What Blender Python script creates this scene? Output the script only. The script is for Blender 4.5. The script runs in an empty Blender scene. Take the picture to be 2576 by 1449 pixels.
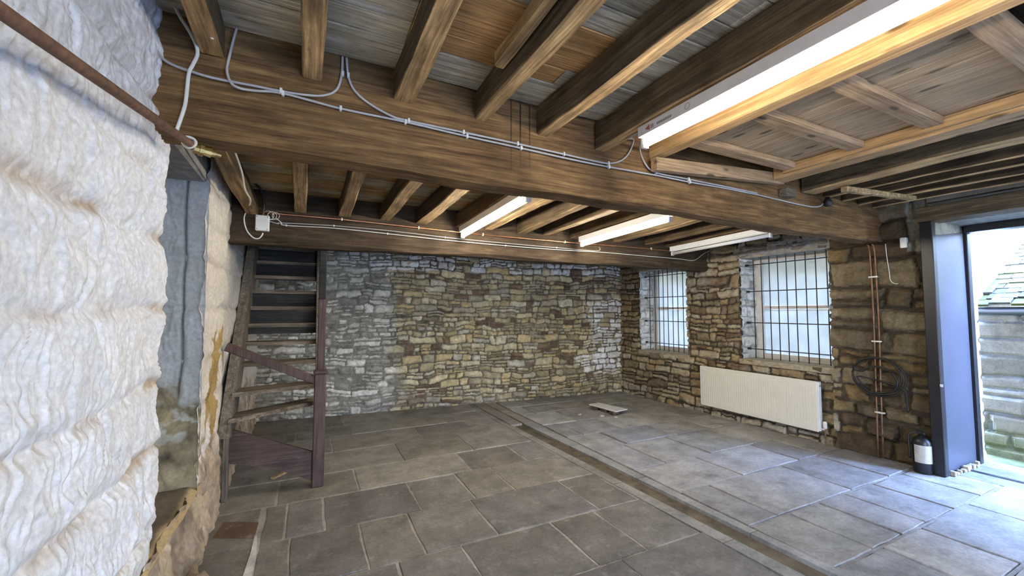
import bpy, math, random
import numpy as np
from mathutils import Vector
random.seed(7)
RS = np.random.RandomState(11)
scn = bpy.context.scene
COL = scn.collection

# ------------------------------------------------------------------ camera
F, CX, CY, H = 1040.0, 1288.0, 724.5, 1.6
PITCH = math.atan(58.5 / F); YAW = math.atan(513 / F)
cam_d = bpy.data.cameras.new('camera'); cam = bpy.data.objects.new('camera', cam_d); COL.objects.link(cam)
cam.location = (0, 0, H); cam.rotation_euler = (math.pi / 2 + PITCH, 0, -YAW)
cam_d.sensor_width = 36; cam_d.lens = F * 36 / 2576; cam_d.clip_start = .02
scn.camera = cam
SY, CYW, SP, CP = math.sin(YAW), math.cos(YAW), math.sin(PITCH), math.cos(PITCH)
def at(x, y, ax, v):
    """point of the plane ax=v that is surveyed at photo position x, y"""
    r = (x - CX) / F; u = (CY - y) / F; fh = CP - u * SP
    d = (fh * SY + r * CYW, fh * CYW - r * SY, SP + u * CP); o = (0, 0, H); i = 'XYZ'.index(ax)
    t = (v - o[i]) / d[i]
    return tuple(o[k] + t * d[k] for k in range(3))

# ------------------------------------------------------------------ noise
def _h(ix, iy, s):
    n = (ix.astype(np.int64) * 374761393 + iy.astype(np.int64) * 668265263 + s * 974711) & 0x7fffffff
    n = ((n ^ (n >> 13)) * 1274126177) & 0x7fffffff
    n = n ^ (n >> 16)
    return (n & 0xffff) / 65535.0
def vn(x, y, s=0):
    x = np.asarray(x, float); y = np.asarray(y, float)
    ix = np.floor(x); iy = np.floor(y); fx = x - ix; fy = y - iy
    fx = fx * fx * (3 - 2 * fx); fy = fy * fy * (3 - 2 * fy)
    a = _h(ix, iy, s); b = _h(ix + 1, iy, s); c = _h(ix, iy + 1, s); d = _h(ix + 1, iy + 1, s)
    return (a + (b - a) * fx) * (1 - fy) + (c + (d - c) * fx) * fy - .5
def fbm(x, y, s=0, o=4):
    r = 0; a = 1
    for k in range(o):
        r = r + vn(x * 2 ** k, y * 2 ** k, s + k * 17) * a; a *= .5
    return r
def sm(x, a, b):
    t = np.clip((x - a) / (b - a), 0, 1); return t * t * (3 - 2 * t)

# ------------------------------------------------------------------ object helpers
def link(o, parent=None):
    COL.objects.link(o)
    if parent is not None: o.parent = parent
    return o
def wloc(o):
    v = Vector((0, 0, 0))
    while o is not None: v = v + o.location; o = o.parent
    return v
def tag(o, label=None, cat=None, group=None, kind=None):
    if label: o['label'] = label
    if cat: o['category'] = cat
    if group: o['group'] = group
    if kind: o['kind'] = kind
    return o
def empty(name, loc, label=None, cat=None, group=None, kind=None, parent=None):
    o = bpy.data.objects.new(name, None); o.empty_display_size = .1
    link(o, parent); o.location = Vector(loc) - (wloc(parent) if parent else Vector((0, 0, 0)))
    return tag(o, label, cat, group, kind)

class MB:
    """collects boxes, bars, tubes and polygons in world coordinates"""
    def __init__(s): s.v = []; s.f = []; s.c = []; s.m = []
    def add(s, vs, fs, col=None, mi=0):
        b = len(s.v); s.v += [tuple(p) for p in vs]; s.f += [tuple(b + i for i in f) for f in fs]
        s.c += [col or (.5, .5, .5)] * len(vs); s.m += [mi] * len(fs); return s
    def box(s, lo, hi, col=None, ch=0.0, mi=0):
        lo = [min(a, b) for a, b in zip(lo, hi)], [max(a, b) for a, b in zip(lo, hi)]
        lo, hi = lo
        if ch <= 0:
            vs = [(x, y, z) for z in (lo[2], hi[2]) for y in (lo[1], hi[1]) for x in (lo[0], hi[0])]
            return s.add(vs, [(0, 2, 3, 1), (4, 5, 7, 6), (0, 1, 5, 4), (2, 6, 7, 3), (0, 4, 6, 2), (1, 3, 7, 5)], col, mi)
        ch = min(ch, *(0.45 * (h - l) for l, h in zip(lo, hi)))
        import itertools
        vs = []; idx = {}
        for sx, sy, sz in itertools.product((0, 1), repeat=3):
            cx, cy, cz = (hi[0] if sx else lo[0]), (hi[1] if sy else lo[1]), (hi[2] if sz else lo[2])
            dx, dy, dz = (-ch if sx else ch), (-ch if sy else ch), (-ch if sz else ch)
            for a, p in enumerate(((cx, cy + dy, cz + dz), (cx + dx, cy, cz + dz), (cx + dx, cy + dy, cz))):
                idx[(sx, sy, sz, a)] = len(vs); vs.append(p)
        fs = []
        for a in range(3):
            b, c = [(1, 2), (0, 2), (0, 1)][a]
            for e in (0, 1):
                def k(ub, uc):
                    t = [0, 0, 0]; t[a] = e; t[b] = ub; t[c] = uc; return idx[(t[0], t[1], t[2], a)]
                q = (k(0, 0), k(1, 0), k(1, 1), k(0, 1))
                fs.append(q if (e == 1) != (a == 1) else q[::-1])
        for a in range(3):
            b, c = [(1, 2), (0, 2), (0, 1)][a]
            for ub in (0, 1):
                for uc in (0, 1):
                    t0 = [0, 0, 0]; t0[b] = ub; t0[c] = uc; t1 = list(t0); t0[a] = 0; t1[a] = 1
                    fs.append((idx[(*t0, b)], idx[(*t1, b)], idx[(*t1, c)], idx[(*t0, c)]))
        for k in itertools.product((0, 1), repeat=3): fs.append((idx[(*k, 0)], idx[(*k, 1)], idx[(*k, 2)]))
        return s.add(vs, fs, col, mi)
    def tube(s, pts, r, n=8, col=None, cap=True, smooth=0, closed=False, mi=0):
        P = [Vector(p) for p in pts]
        if smooth:
            Q = []
            m = len(P)
            for i in range(m if closed else m - 1):
                p0, p1, p2, p3 = (P[(i - 1) % m], P[i], P[(i + 1) % m], P[(i + 2) % m]) if closed else (P[max(i - 1, 0)], P[i], P[i + 1], P[min(i + 2, m - 1)])
                for k in range(smooth):
                    t = k / smooth
                    Q.append(.5 * ((2 * p1) + (p2 - p0) * t + (2 * p0 - 5 * p1 + 4 * p2 - p3) * t * t + (3 * p1 - p0 - 3 * p2 + p3) * t ** 3))
            if not closed: Q.append(P[-1])
            P = Q
        vs = []; m = len(P); nrm = None
        for i, p in enumerate(P):
            a = P[(i - 1) % m] if (closed or i > 0) else p; b = P[(i + 1) % m] if (closed or i < m - 1) else p
            t = (b - a); t = t.normalized() if t.length > 1e-9 else Vector((0, 0, 1))
            if nrm is None:
                nrm = t.orthogonal().normalized()
            nrm = (nrm - t * nrm.dot(t)); nrm = nrm.normalized() if nrm.length > 1e-6 else t.orthogonal().normalized()
            bn = t.cross(nrm); rr = r[i] if isinstance(r, (list, tuple)) else r
            vs += [tuple(p + (nrm * math.cos(2 * math.pi * k / n) + bn * math.sin(2 * math.pi * k / n)) * rr) for k in range(n)]
        fs = []
        for i in range(m if closed else m - 1):
            j = (i + 1) % m
            for k in range(n): fs.append((i * n + k, i * n + (k + 1) % n, j * n + (k + 1) % n, j * n + k))
        if cap and not closed: fs += [tuple(range(n))[::-1], tuple((m - 1) * n + k for k in range(n))]
        return s.add(vs, fs, col, mi)
    def cyl(s, a, b, r, n=20, col=None, mi=0): return s.tube([a, b], r, n, col, mi=mi)
    def lathe(s, c, prof, n=24, col=None, mi=0):
        vs = [(c[0] + r * math.cos(2 * math.pi * k / n), c[1] + r * math.sin(2 * math.pi * k / n), c[2] + z) for r, z in prof for k in range(n)]
        fs = [(i * n + k, i * n + (k + 1) % n, (i + 1) * n + (k + 1) % n, (i + 1) * n + k) for i in range(len(prof) - 1) for k in range(n)]
        fs += [tuple(range(n))[::-1], tuple((len(prof) - 1) * n + k for k in range(n))]
        return s.add(vs, fs, col, mi)
    def prism(s, poly, vec, col=None, mi=0):
        n = len(poly); vec = Vector(vec)
        vs = [Vector(p) for p in poly] + [Vector(p) + vec for p in poly]
        nm = Vector((0, 0, 0))
        for i in range(n): nm += Vector(poly[i]).cross(Vector(poly[(i + 1) % n]))
        fs = [tuple(range(n)), tuple(range(n, 2 * n))[::-1]] + [(i, n + i, n + (i + 1) % n, (i + 1) % n) for i in range(n)]
        if nm.dot(vec) > 0: fs = [f[::-1] for f in fs]
        return s.add(vs, fs, col, mi)
    def timber(s, A, B, w, h, seed=0, wob=.004, step=.12, ch=.006, up=(0, 0, 1), col=None, h2=None, w2=None, under=None):
        """squared timber: A, B are the centres of the bottom face's ends; wavy hand sawn arrises"""
        A = Vector(A); B = Vector(B); L = (B - A).length; t = (B - A).normalized()
        upv = Vector(up); upv = (upv - t * upv.dot(t)).normalized(); sd = t.cross(upv)
        n = max(1, int(L / step)); vs = []; rnd = random.Random(seed)
        ph = [rnd.uniform(0, 50) for _ in range(8)]
        for i in range(n + 1):
            f = i / n; p = A + (B - A) * f; x = f * L
            ww = w + ((w2 or w) - w) * f; hh = h + ((h2 or h) - h) * f
            o = [wob * (math.sin(x * 2.3 + ph[k]) + .6 * math.sin(x * 5.9 + ph[k] * 2) + .4 * rnd.uniform(-1, 1)) for k in range(6)]
            l, r, b, tt = -ww / 2 + o[0], ww / 2 + o[1], o[2], hh + o[3]
            c1 = ch * (1 + .8 * math.sin(x * 4 + ph[4])); c2 = ch * (1 + .8 * math.sin(x * 3.1 + ph[5]))
            for a, q in ((l + c1, b), (r - c2, b), (r, b + c2), (r, tt - ch), (r - ch, tt), (l + ch, tt), (l, tt - ch), (l, b + c1)):
                vs.append(p + sd * a + upv * q)
        fs = []
        for i in range(n):
            for k in range(8): fs.append((i * 8 + k, i * 8 + (k + 1) % 8, (i + 1) * 8 + (k + 1) % 8, (i + 1) * 8 + k))
        fs += [tuple(range(8))[::-1], tuple(n * 8 + k for k in range(8))]
        o0 = len(s.v); s.add(vs, fs, col)
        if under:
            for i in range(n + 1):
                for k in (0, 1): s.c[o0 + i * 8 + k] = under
        return s
    def build(s, name, mats, parent=None, smooth=False, origin=None, label=None, cat=None, group=None, kind=None):
        me = bpy.data.meshes.new(name)
        V = np.array(s.v, float)
        if parent is not None: org = np.array(wloc(parent)); loc = Vector((0, 0, 0))
        else:
            org = np.array(origin) if origin is not None else np.array([(V[:, 0].min() + V[:, 0].max()) / 2, (V[:, 1].min() + V[:, 1].max()) / 2, V[:, 2].min()])
            loc = Vector(org)
        me.from_pydata([tuple(p) for p in (V - org)], [], s.f)
        ca = me.color_attributes.new('Col', 'FLOAT_COLOR', 'POINT')
        ca.data.foreach_set('color', np.c_[np.array(s.c, float), np.ones(len(s.v))].ravel())
        for m in (mats if isinstance(mats, (list, tuple)) else [mats]): me.materials.append(m)
        if any(s.m): me.polygons.foreach_set('material_index', s.m)
        if smooth: me.polygons.foreach_set('use_smooth', [True] * len(me.polygons))
        me.update()
        o = bpy.data.objects.new(name, me); link(o, parent); o.location = loc
        return tag(o, label, cat, group, kind)

def grid_mesh(name, P, cols, keep, mat, parent=None, kind=None, smooth=False, flip=False):
    """P: (nv,nu,3) array; keep: (nv-1,nu-1) bool"""
    nv, nu, _ = P.shape
    me = bpy.data.meshes.new(name)
    org = np.array(wloc(parent)) if parent is not None else np.zeros(3)
    idx = np.arange(nv * nu).reshape(nv, nu)
    q = np.stack([idx[:-1, :-1], idx[:-1, 1:], idx[1:, 1:], idx[1:, :-1]], -1)
    if flip: q = q[..., ::-1]
    q = q[keep] if keep is not None else q.reshape(-1, 4)
    used = np.zeros(nv * nu, bool); used[q.ravel()] = True
    rm = np.cumsum(used) - 1; q = rm[q]; V = (P.reshape(-1, 3) - org)[used]; C = cols.reshape(-1, 3)[used]
    me.vertices.add(len(V)); me.vertices.foreach_set('co', V.ravel())
    me.loops.add(q.size); me.loops.foreach_set('vertex_index', q.ravel().astype(np.int32))
    me.polygons.add(len(q)); me.polygons.foreach_set('loop_start', np.arange(0, q.size, 4, dtype=np.int32))
    me.polygons.foreach_set('loop_total', np.full(len(q), 4, np.int32))
    me.polygons.foreach_set('use_smooth', np.full(len(q), smooth, bool))
    me.update(calc_edges=True)
    ca = me.color_attributes.new('Col', 'FLOAT_COLOR', 'POINT')
    ca.data.foreach_set('color', np.c_[C, np.ones(len(C))].ravel())
    me.materials.append(mat); me.validate()
    o = bpy.data.objects.new(name, me); link(o, parent)
    if kind: o['kind'] = kind
    return o

# ------------------------------------------------------------------ materials
def mat_new(name):
    m = bpy.data.materials.new(name); m.use_nodes = True; nt = m.node_tree
    return m, nt, nt.nodes['Principled BSDF'], nt.links
def N(nt, t, **kw):
    n = nt.nodes.new(t)
    for k, v in kw.items():
        if k.startswith('i_'): n.inputs[k[2:].replace('_', ' ')].default_value = v
        else: setattr(n, k, v)
    return n
def ramp(nt, stops):
    r = nt.nodes.new('ShaderNodeValToRGB'); e = r.color_ramp.elements
    while len(e) < len(stops): e.new(.5)
    for k, (p, c) in enumerate(stops): e[k].position = p; e[k].color = (*c, 1) if len(c) == 3 else c
    return r
def coords(nt, scale=(1, 1, 1), rnd=True, geo=False):
    tc = N(nt, 'ShaderNodeNewGeometry' if geo else 'ShaderNodeTexCoord')
    mp = N(nt, 'ShaderNodeMapping'); mp.inputs['Scale'].default_value = scale
    nt.links.new(tc.outputs['Position' if geo else 'Object'], mp.inputs['Vector'])
    if rnd and not geo:
        oi = N(nt, 'ShaderNodeObjectInfo'); mu = N(nt, 'ShaderNodeVectorMath', operation='MULTIPLY_ADD')
        cb = N(nt, 'ShaderNodeCombineXYZ')
        for k in range(3): nt.links.new(oi.outputs['Random'], cb.inputs[k])
        nt.links.new(cb.outputs[0], mu.inputs[0]); mu.inputs[1].default_value = (37, 53, 71)
        nt.links.new(tc.outputs['Object'], mu.inputs[2]); nt.links.new(mu.outputs[0], mp.inputs['Vector'])
    return mp
def mixc(nt, a, b, fac, mode='MIX', clampf=True):
    m = N(nt, 'ShaderNodeMix', data_type='RGBA', blend_type=mode)
    def s(sock, v):
        if isinstance(v, (int, float)): sock.default_value = v
        elif isinstance(v, tuple): sock.default_value = (*v, 1) if len(v) == 3 else v
        else: nt.links.new(v, sock)
    s(m.inputs[0], fac); s(m.inputs[6], a); s(m.inputs[7], b)
    return m.outputs[2]
def bump(nt, b, h, st=.3, d=.01):
    n = N(nt, 'ShaderNodeBump'); n.inputs['Strength'].default_value = st; n.inputs['Distance'].default_value = d
    nt.links.new(h, n.inputs['Height']); nt.links.new(n.outputs[0], b.inputs['Normal'])

def m_attr(name, rough=.9, var=.5, sc=9, bst=.5, bd=.012, fine=60, spec=.25, blot=None, blot2=None):
    """colour from the per stone colours, broken up by mottling"""
    m, nt, b, L = mat_new(name)
    at_ = N(nt, 'ShaderNodeAttribute', attribute_name='Col'); mp = coords(nt, rnd=False)
    n1 = N(nt, 'ShaderNodeTexNoise', i_Scale=sc, i_Detail=5.0, i_Roughness=.65); L.new(mp.outputs[0], n1.inputs[0])
    n2 = N(nt, 'ShaderNodeTexNoise', i_Scale=fine, i_Detail=5.0, i_Roughness=.7); L.new(mp.outputs[0], n2.inputs[0])
    r1 = ramp(nt, [(.28, (1 - var,) * 3), (.72, (1 + var * .8,) * 3)]); L.new(n1.outputs[0], r1.inputs[0])
    r2 = ramp(nt, [(.3, (.72,) * 3), (.7, (1.25,) * 3)]); L.new(n2.outputs[0], r2.inputs[0])
    c = mixc(nt, at_.outputs['Color'], r1.outputs[0], 1.0, 'MULTIPLY'); c = mixc(nt, c, r2.outputs[0], .8, 'MULTIPLY')
    for blot in (blot2, blot):
        if not blot: continue
        n3 = N(nt, 'ShaderNodeTexNoise', i_Scale=blot[1], i_Detail=4.0, i_Roughness=.7); L.new(mp.outputs[0], n3.inputs[0])
        r3 = ramp(nt, [(blot[2], (0, 0, 0)), (blot[2] + .12, (1, 1, 1))]); L.new(n3.outputs[0], r3.inputs[0])
        mm = N(nt, 'ShaderNodeMath', operation='MULTIPLY'); L.new(r3.outputs[0], mm.inputs[0]); mm.inputs[1].default_value = blot[3]
        c = mixc(nt, c, blot[0], mm.outputs[0])
    L.new(c, b.inputs['Base Color']); b.inputs['Roughness'].default_value = rough; b.inputs['Specular IOR Level'].default_value = spec
    ad = N(nt, 'ShaderNodeMath', operation='ADD'); L.new(n1.outputs[0], ad.inputs[0])
    mu = N(nt, 'ShaderNodeMath', operation='MULTIPLY'); L.new(n2.outputs[0], mu.inputs[0]); mu.inputs[1].default_value = .4; L.new(mu.outputs[0], ad.inputs[1])
    bump(nt, b, ad.outputs[0], bst, bd)
    return m

def m_wood(name, dark, mid, light, axis='Y', dust=None, rough=.8, tint=.35, bst=.35, knots=False, grain=1.0, attr=False, drips=None):
    m, nt, b, L = mat_new(name)
    sc = [14 * grain] * 3; sc['XYZ'.index(axis)] = .9 * grain
    mp = coords(nt, tuple(sc))
    n1 = N(nt, 'ShaderNodeTexNoise', i_Scale=2.2, i_Detail=5.0, i_Roughness=.68, i_Distortion=.5); L.new(mp.outputs[0], n1.inputs[0])
    sc2 = [75 * grain] * 3; sc2['XYZ'.index(axis)] = 1.6 * grain
    mp2 = coords(nt, tuple(sc2)); n2 = N(nt, 'ShaderNodeTexNoise', i_Scale=1.5, i_Detail=4.0); L.new(mp2.outputs[0], n2.inputs[0])
    r = ramp(nt, [(.3, dark), (.5, mid), (.72, light)]); L.new(n1.outputs[0], r.inputs[0])
    r2 = ramp(nt, [(.34, (.55,) * 3), (.6, (1.12,) * 3)]); L.new(n2.outputs[0], r2.inputs[0])
    c = mixc(nt, r.outputs[0], r2.outputs[0], .75, 'MULTIPLY')
    mp3 = coords(nt, (1, 1, 1)); n3 = N(nt, 'ShaderNodeTexNoise', i_Scale=3.3, i_Detail=5.0, i_Roughness=.6); L.new(mp3.outputs[0], n3.inputs[0])
    r3 = ramp(nt, [(.3, (1 - tint,) * 3), (.7, (1 + tint,) * 3)]); L.new(n3.outputs[0], r3.inputs[0])
    c = mixc(nt, c, r3.outputs[0], 1.0, 'MULTIPLY')
    if dust:
        n4 = N(nt, 'ShaderNodeTexNoise', i_Scale=dust[1], i_Detail=5.0, i_Roughness=.72); mp4 = coords(nt, tuple(.45 if a == axis else 1.6 for a in 'XYZ')); L.new(mp4.outputs[0], n4.inputs[0])
        r4 = ramp(nt, [(dust[2], (0, 0, 0)), (dust[2] + .16, (1, 1, 1))]); L.new(n4.outputs[0], r4.inputs[0])
        mm = N(nt, 'ShaderNodeMath', operation='MULTIPLY'); L.new(r4.outputs[0], mm.inputs[0]); mm.inputs[1].default_value = dust[3]
        c = mixc(nt, c, dust[0], mm.outputs[0])
    if knots:
        mk = coords(nt, tuple(3.2 if a == axis else 9.0 for a in 'XYZ')); v = N(nt, 'ShaderNodeTexVoronoi', i_Scale=1.0); L.new(mk.outputs[0], v.inputs[0])
        rk = ramp(nt, [(.0, (1, 1, 1)), (.11, (1, 1, 1)), (.2, (0, 0, 0))]); L.new(v.outputs['Distance'], rk.inputs[0])
        c = mixc(nt, c, tuple(x * .3 for x in mid), rk.outputs[0])
    if attr:
        a_ = N(nt, 'ShaderNodeAttribute', attribute_name='Col'); c = mixc(nt, c, a_.outputs['Color'], 1.0, 'MULTIPLY')
    if drips:
        g = N(nt, 'ShaderNodeNewGeometry'); sx = N(nt, 'ShaderNodeSeparateXYZ'); L.new(g.outputs['Position'], sx.inputs[0])
        tot = None
        for x0, w_, z0, z1, s_ in drips:
            d = N(nt, 'ShaderNodeMath', operation='COMPARE'); L.new(sx.outputs[0], d.inputs[0]); d.inputs[1].default_value = x0; d.inputs[2].default_value = w_
            mr = N(nt, 'ShaderNodeMapRange'); L.new(sx.outputs[2], mr.inputs[0]); mr.inputs[1].default_value = z0; mr.inputs[2].default_value = z1; mr.inputs[3].default_value = 0; mr.inputs[4].default_value = s_
            k = N(nt, 'ShaderNodeMath', operation='MULTIPLY'); L.new(d.outputs[0], k.inputs[0]); L.new(mr.outputs[0], k.inputs[1])
            if tot is None: tot = k
            else:
                ad = N(nt, 'ShaderNodeMath', operation='MAXIMUM'); L.new(tot.outputs[0], ad.inputs[0]); L.new(k.outputs[0], ad.inputs[1]); tot = ad
        c = mixc(nt, c, (.02, .012, .008), tot.outputs[0])
    L.new(c, b.inputs['Base Color']); b.inputs['Roughness'].default_value = rough; b.inputs['Specular IOR Level'].default_value = .25
    bump(nt, b, n2.outputs[0], bst, .006)
    return m

def m_plain(name, col, rough=.6, metal=0, var=.15, sc=12, bst=.0, spec=.5):
    m, nt, b, L = mat_new(name); mp = coords(nt)
    n = N(nt, 'ShaderNodeTexNoise', i_Scale=sc, i_Detail=4.0); L.new(mp.outputs[0], n.inputs[0])
    r = ramp(nt, [(.3, tuple(x * (1 - var) for x in col)), (.7, tuple(min(1, x * (1 + var)) for x in col))]); L.new(n.outputs[0], r.inputs[0])
    L.new(r.outputs[0], b.inputs['Base Color']); b.inputs['Roughness'].default_value = rough; b.inputs['Metallic'].default_value = metal
    b.inputs['Specular IOR Level'].default_value = spec
    if bst: bump(nt, b, n.outputs[0], bst, .004)
    return m

M = {}
M['stone'] = m_attr('rubble_stone', var=.45, sc=11, bst=.55, bd=.012)
M['plaster'] = m_attr('limewash', rough=.75, var=.10, sc=4, bst=.35, bd=.01, fine=45, spec=.3)
M['flag'] = m_attr('flagstone', rough=.62, var=.42, sc=4.0, bst=.6, bd=.010, fine=38, spec=.35, blot=((.33, .31, .275), 7.0, .57, .45), blot2=((.085, .075, .062), 2.6, .57, .55))
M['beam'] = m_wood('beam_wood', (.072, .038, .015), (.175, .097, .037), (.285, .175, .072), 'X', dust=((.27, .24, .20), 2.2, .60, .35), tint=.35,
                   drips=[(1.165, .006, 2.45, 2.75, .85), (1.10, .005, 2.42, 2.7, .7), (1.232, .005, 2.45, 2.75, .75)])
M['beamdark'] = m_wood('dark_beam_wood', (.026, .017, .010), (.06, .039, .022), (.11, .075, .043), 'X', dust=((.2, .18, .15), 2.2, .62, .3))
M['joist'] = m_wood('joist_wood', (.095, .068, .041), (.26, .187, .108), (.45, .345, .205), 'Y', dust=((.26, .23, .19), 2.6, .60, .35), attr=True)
M['board'] = m_wood('ceiling_board', (.25, .205, .135), (.47, .40, .27), (.62, .55, .39), 'X', dust=((.66, .65, .6), 3.0, .57, .7), attr=True, bst=.5)
M['pine'] = m_wood('pine', (.36, .205, .085), (.50, .31, .14), (.60, .40, .20), 'Y', knots=True, tint=.18, rough=.65, bst=.15)
M['pinex'] = m_wood('pine_cross', (.30, .18, .085), (.42, .275, .15), (.52, .36, .21), 'X', knots=True, tint=.2, rough=.7, bst=.15)
M['pineboard'] = m_wood('pine_board', (.36, .25, .135), (.48, .34, .19), (.58, .43, .26), 'Y', knots=True, tint=.15, rough=.75, bst=.2)
M['stair'] = m_wood('stair_wood', (.07, .055, .04), (.17, .135, .10), (.28, .23, .175), 'X', dust=((.3, .28, .24), 4, .6, .3))
M['riser'] = m_wood('dark_riser_wood', (.012, .012, .012), (.026, .026, .026), (.05, .048, .045), 'X')  # near-black wood for the risers and the upper post
M['stairz'] = m_wood('stair_string_wood', (.07, .06, .047), (.16, .135, .105), (.26, .225, .18), 'Z', dust=((.22, .2, .17), 4, .6, .3))
M['brownpaint'] = m_wood('brown_paint', (.055, .032, .027), (.085, .052, .045), (.115, .078, .07), 'Z', rough=.55, dust=((.30, .29, .28), 5, .66, .35), bst=.1)
M['brownboard'] = m_wood('brown_painted_board', (.05, .03, .025), (.078, .048, .042), (.105, .07, .062), 'X', rough=.55, dust=((.30, .30, .30), 4, .62, .4), bst=.1)
M['white'] = m_plain('white_enamel', (.78, .78, .78), .35, var=.04)
M['cream'] = m_plain('cream_enamel', (.72, .69, .59), .38, var=.03)
M['offwhite'] = m_plain('off_white_plastic', (.72, .72, .68), .45, var=.06)
M['grey_cable'] = m_plain('grey_cable', (.42, .41, .40), .5, var=.1)
M['white_cable'] = m_plain('white_cable', (.68, .68, .62), .5, var=.08)
M['copper'] = m_plain('copper', (.55, .27, .14), .38, 1.0, var=.25)
M['dullcopper'] = m_plain('dull_copper', (.22, .12, .07), .5, .7, var=.3)
M['brass'] = m_plain('brass', (.50, .38, .14), .38, 1.0, var=.25)
M['rust'] = m_plain('rusty_iron', (.15, .075, .045), .75, .1, var=.4, sc=40, bst=.2)
M['black'] = m_plain('black_rubber', (.012, .012, .012), .5, var=.3)
M['iron'] = m_plain('black_iron', (.02, .019, .02), .45, .3, var=.3)
M['blackpaint'] = m_plain('black_paint', (.012, .012, .014), .4, var=.3)
M['galv'] = m_plain('steel_sheet', (.095, .102, .128), .45, .55, var=.12, sc=2.5)
M['winwood'] = m_plain('window_paint', (.62, .59, .55), .6, var=.1, sc=20)
M['sillstone'] = m_plain('sill_stone', (.33, .28, .20), .85, var=.25, sc=20, bst=.3)
M['concrete'] = m_plain('concrete', (.26, .25, .23), .9, var=.3, sc=14, bst=.3)
M['earth'] = m_plain('gutter_dirt', (.105, .08, .045), .9, var=.45, sc=9, bst=.5)
M['label'] = m_plain('paper_label', (.42, .40, .34), .7, var=.08, sc=25)
M['print'] = m_plain('grey_print', (.22, .22, .23), .6, var=.05)
M['redprint'] = m_plain('red_print', (.5, .12, .09), .6, var=.05)
M['tile'] = m_plain('white_board', (.72, .71, .68), .6, var=.06)
M['brick'] = m_plain('dark_brick', (.09, .06, .045), .9, var=.3, sc=30)
M['roof'] = m_attr('stone_slate_roof', var=.5, sc=6, bst=.6)
M['ashlar'] = m_attr('outdoor_stone', var=.3, sc=7, bst=.5)
M['grass'] = m_plain('grassy_ground', (.10, .11, .035), .95, var=.5, sc=6, bst=.6)
for nm, es in (('glow', 24), ('glow_far', 46)):
    m, nt, b, L = mat_new('tube_' + nm); b.inputs['Base Color'].default_value = (.9, .9, .88, 1)
    b.inputs['Emission Color'].default_value = (1, .91, .74, 1); b.inputs['Emission Strength'].default_value = es; M[nm] = m
m, nt, b, L = mat_new('frosted_glass')
out = nt.nodes['Material Output']; tr = N(nt, 'ShaderNodeBsdfTranslucent'); df = N(nt, 'ShaderNodeBsdfDiffuse'); gl = N(nt, 'ShaderNodeBsdfGlossy')
mp = coords(nt); nz = N(nt, 'ShaderNodeTexNoise', i_Scale=5.0, i_Detail=5.0); L.new(mp.outputs[0], nz.inputs[0])
rr = ramp(nt, [(.3, (.37, .355, .30)), (.7, (.44, .415, .35))]); L.new(nz.outputs[0], rr.inputs[0]); L.new(rr.outputs[0], tr.inputs['Color'])
df.inputs['Color'].default_value = (.5, .55, .56, 1); gl.inputs['Roughness'].default_value = .25
ms = N(nt, 'ShaderNodeMixShader'); ms.inputs[0].default_value = .12; L.new(tr.outputs[0], ms.inputs[1]); L.new(df.outputs[0], ms.inputs[2])
ms2 = N(nt, 'ShaderNodeMixShader'); ms2.inputs[0].default_value = .04; L.new(ms.outputs[0], ms2.inputs[1]); L.new(gl.outputs[0], ms2.inputs[2]); L.new(ms2.outputs[0], out.inputs[0])
M['frost'] = m

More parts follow.
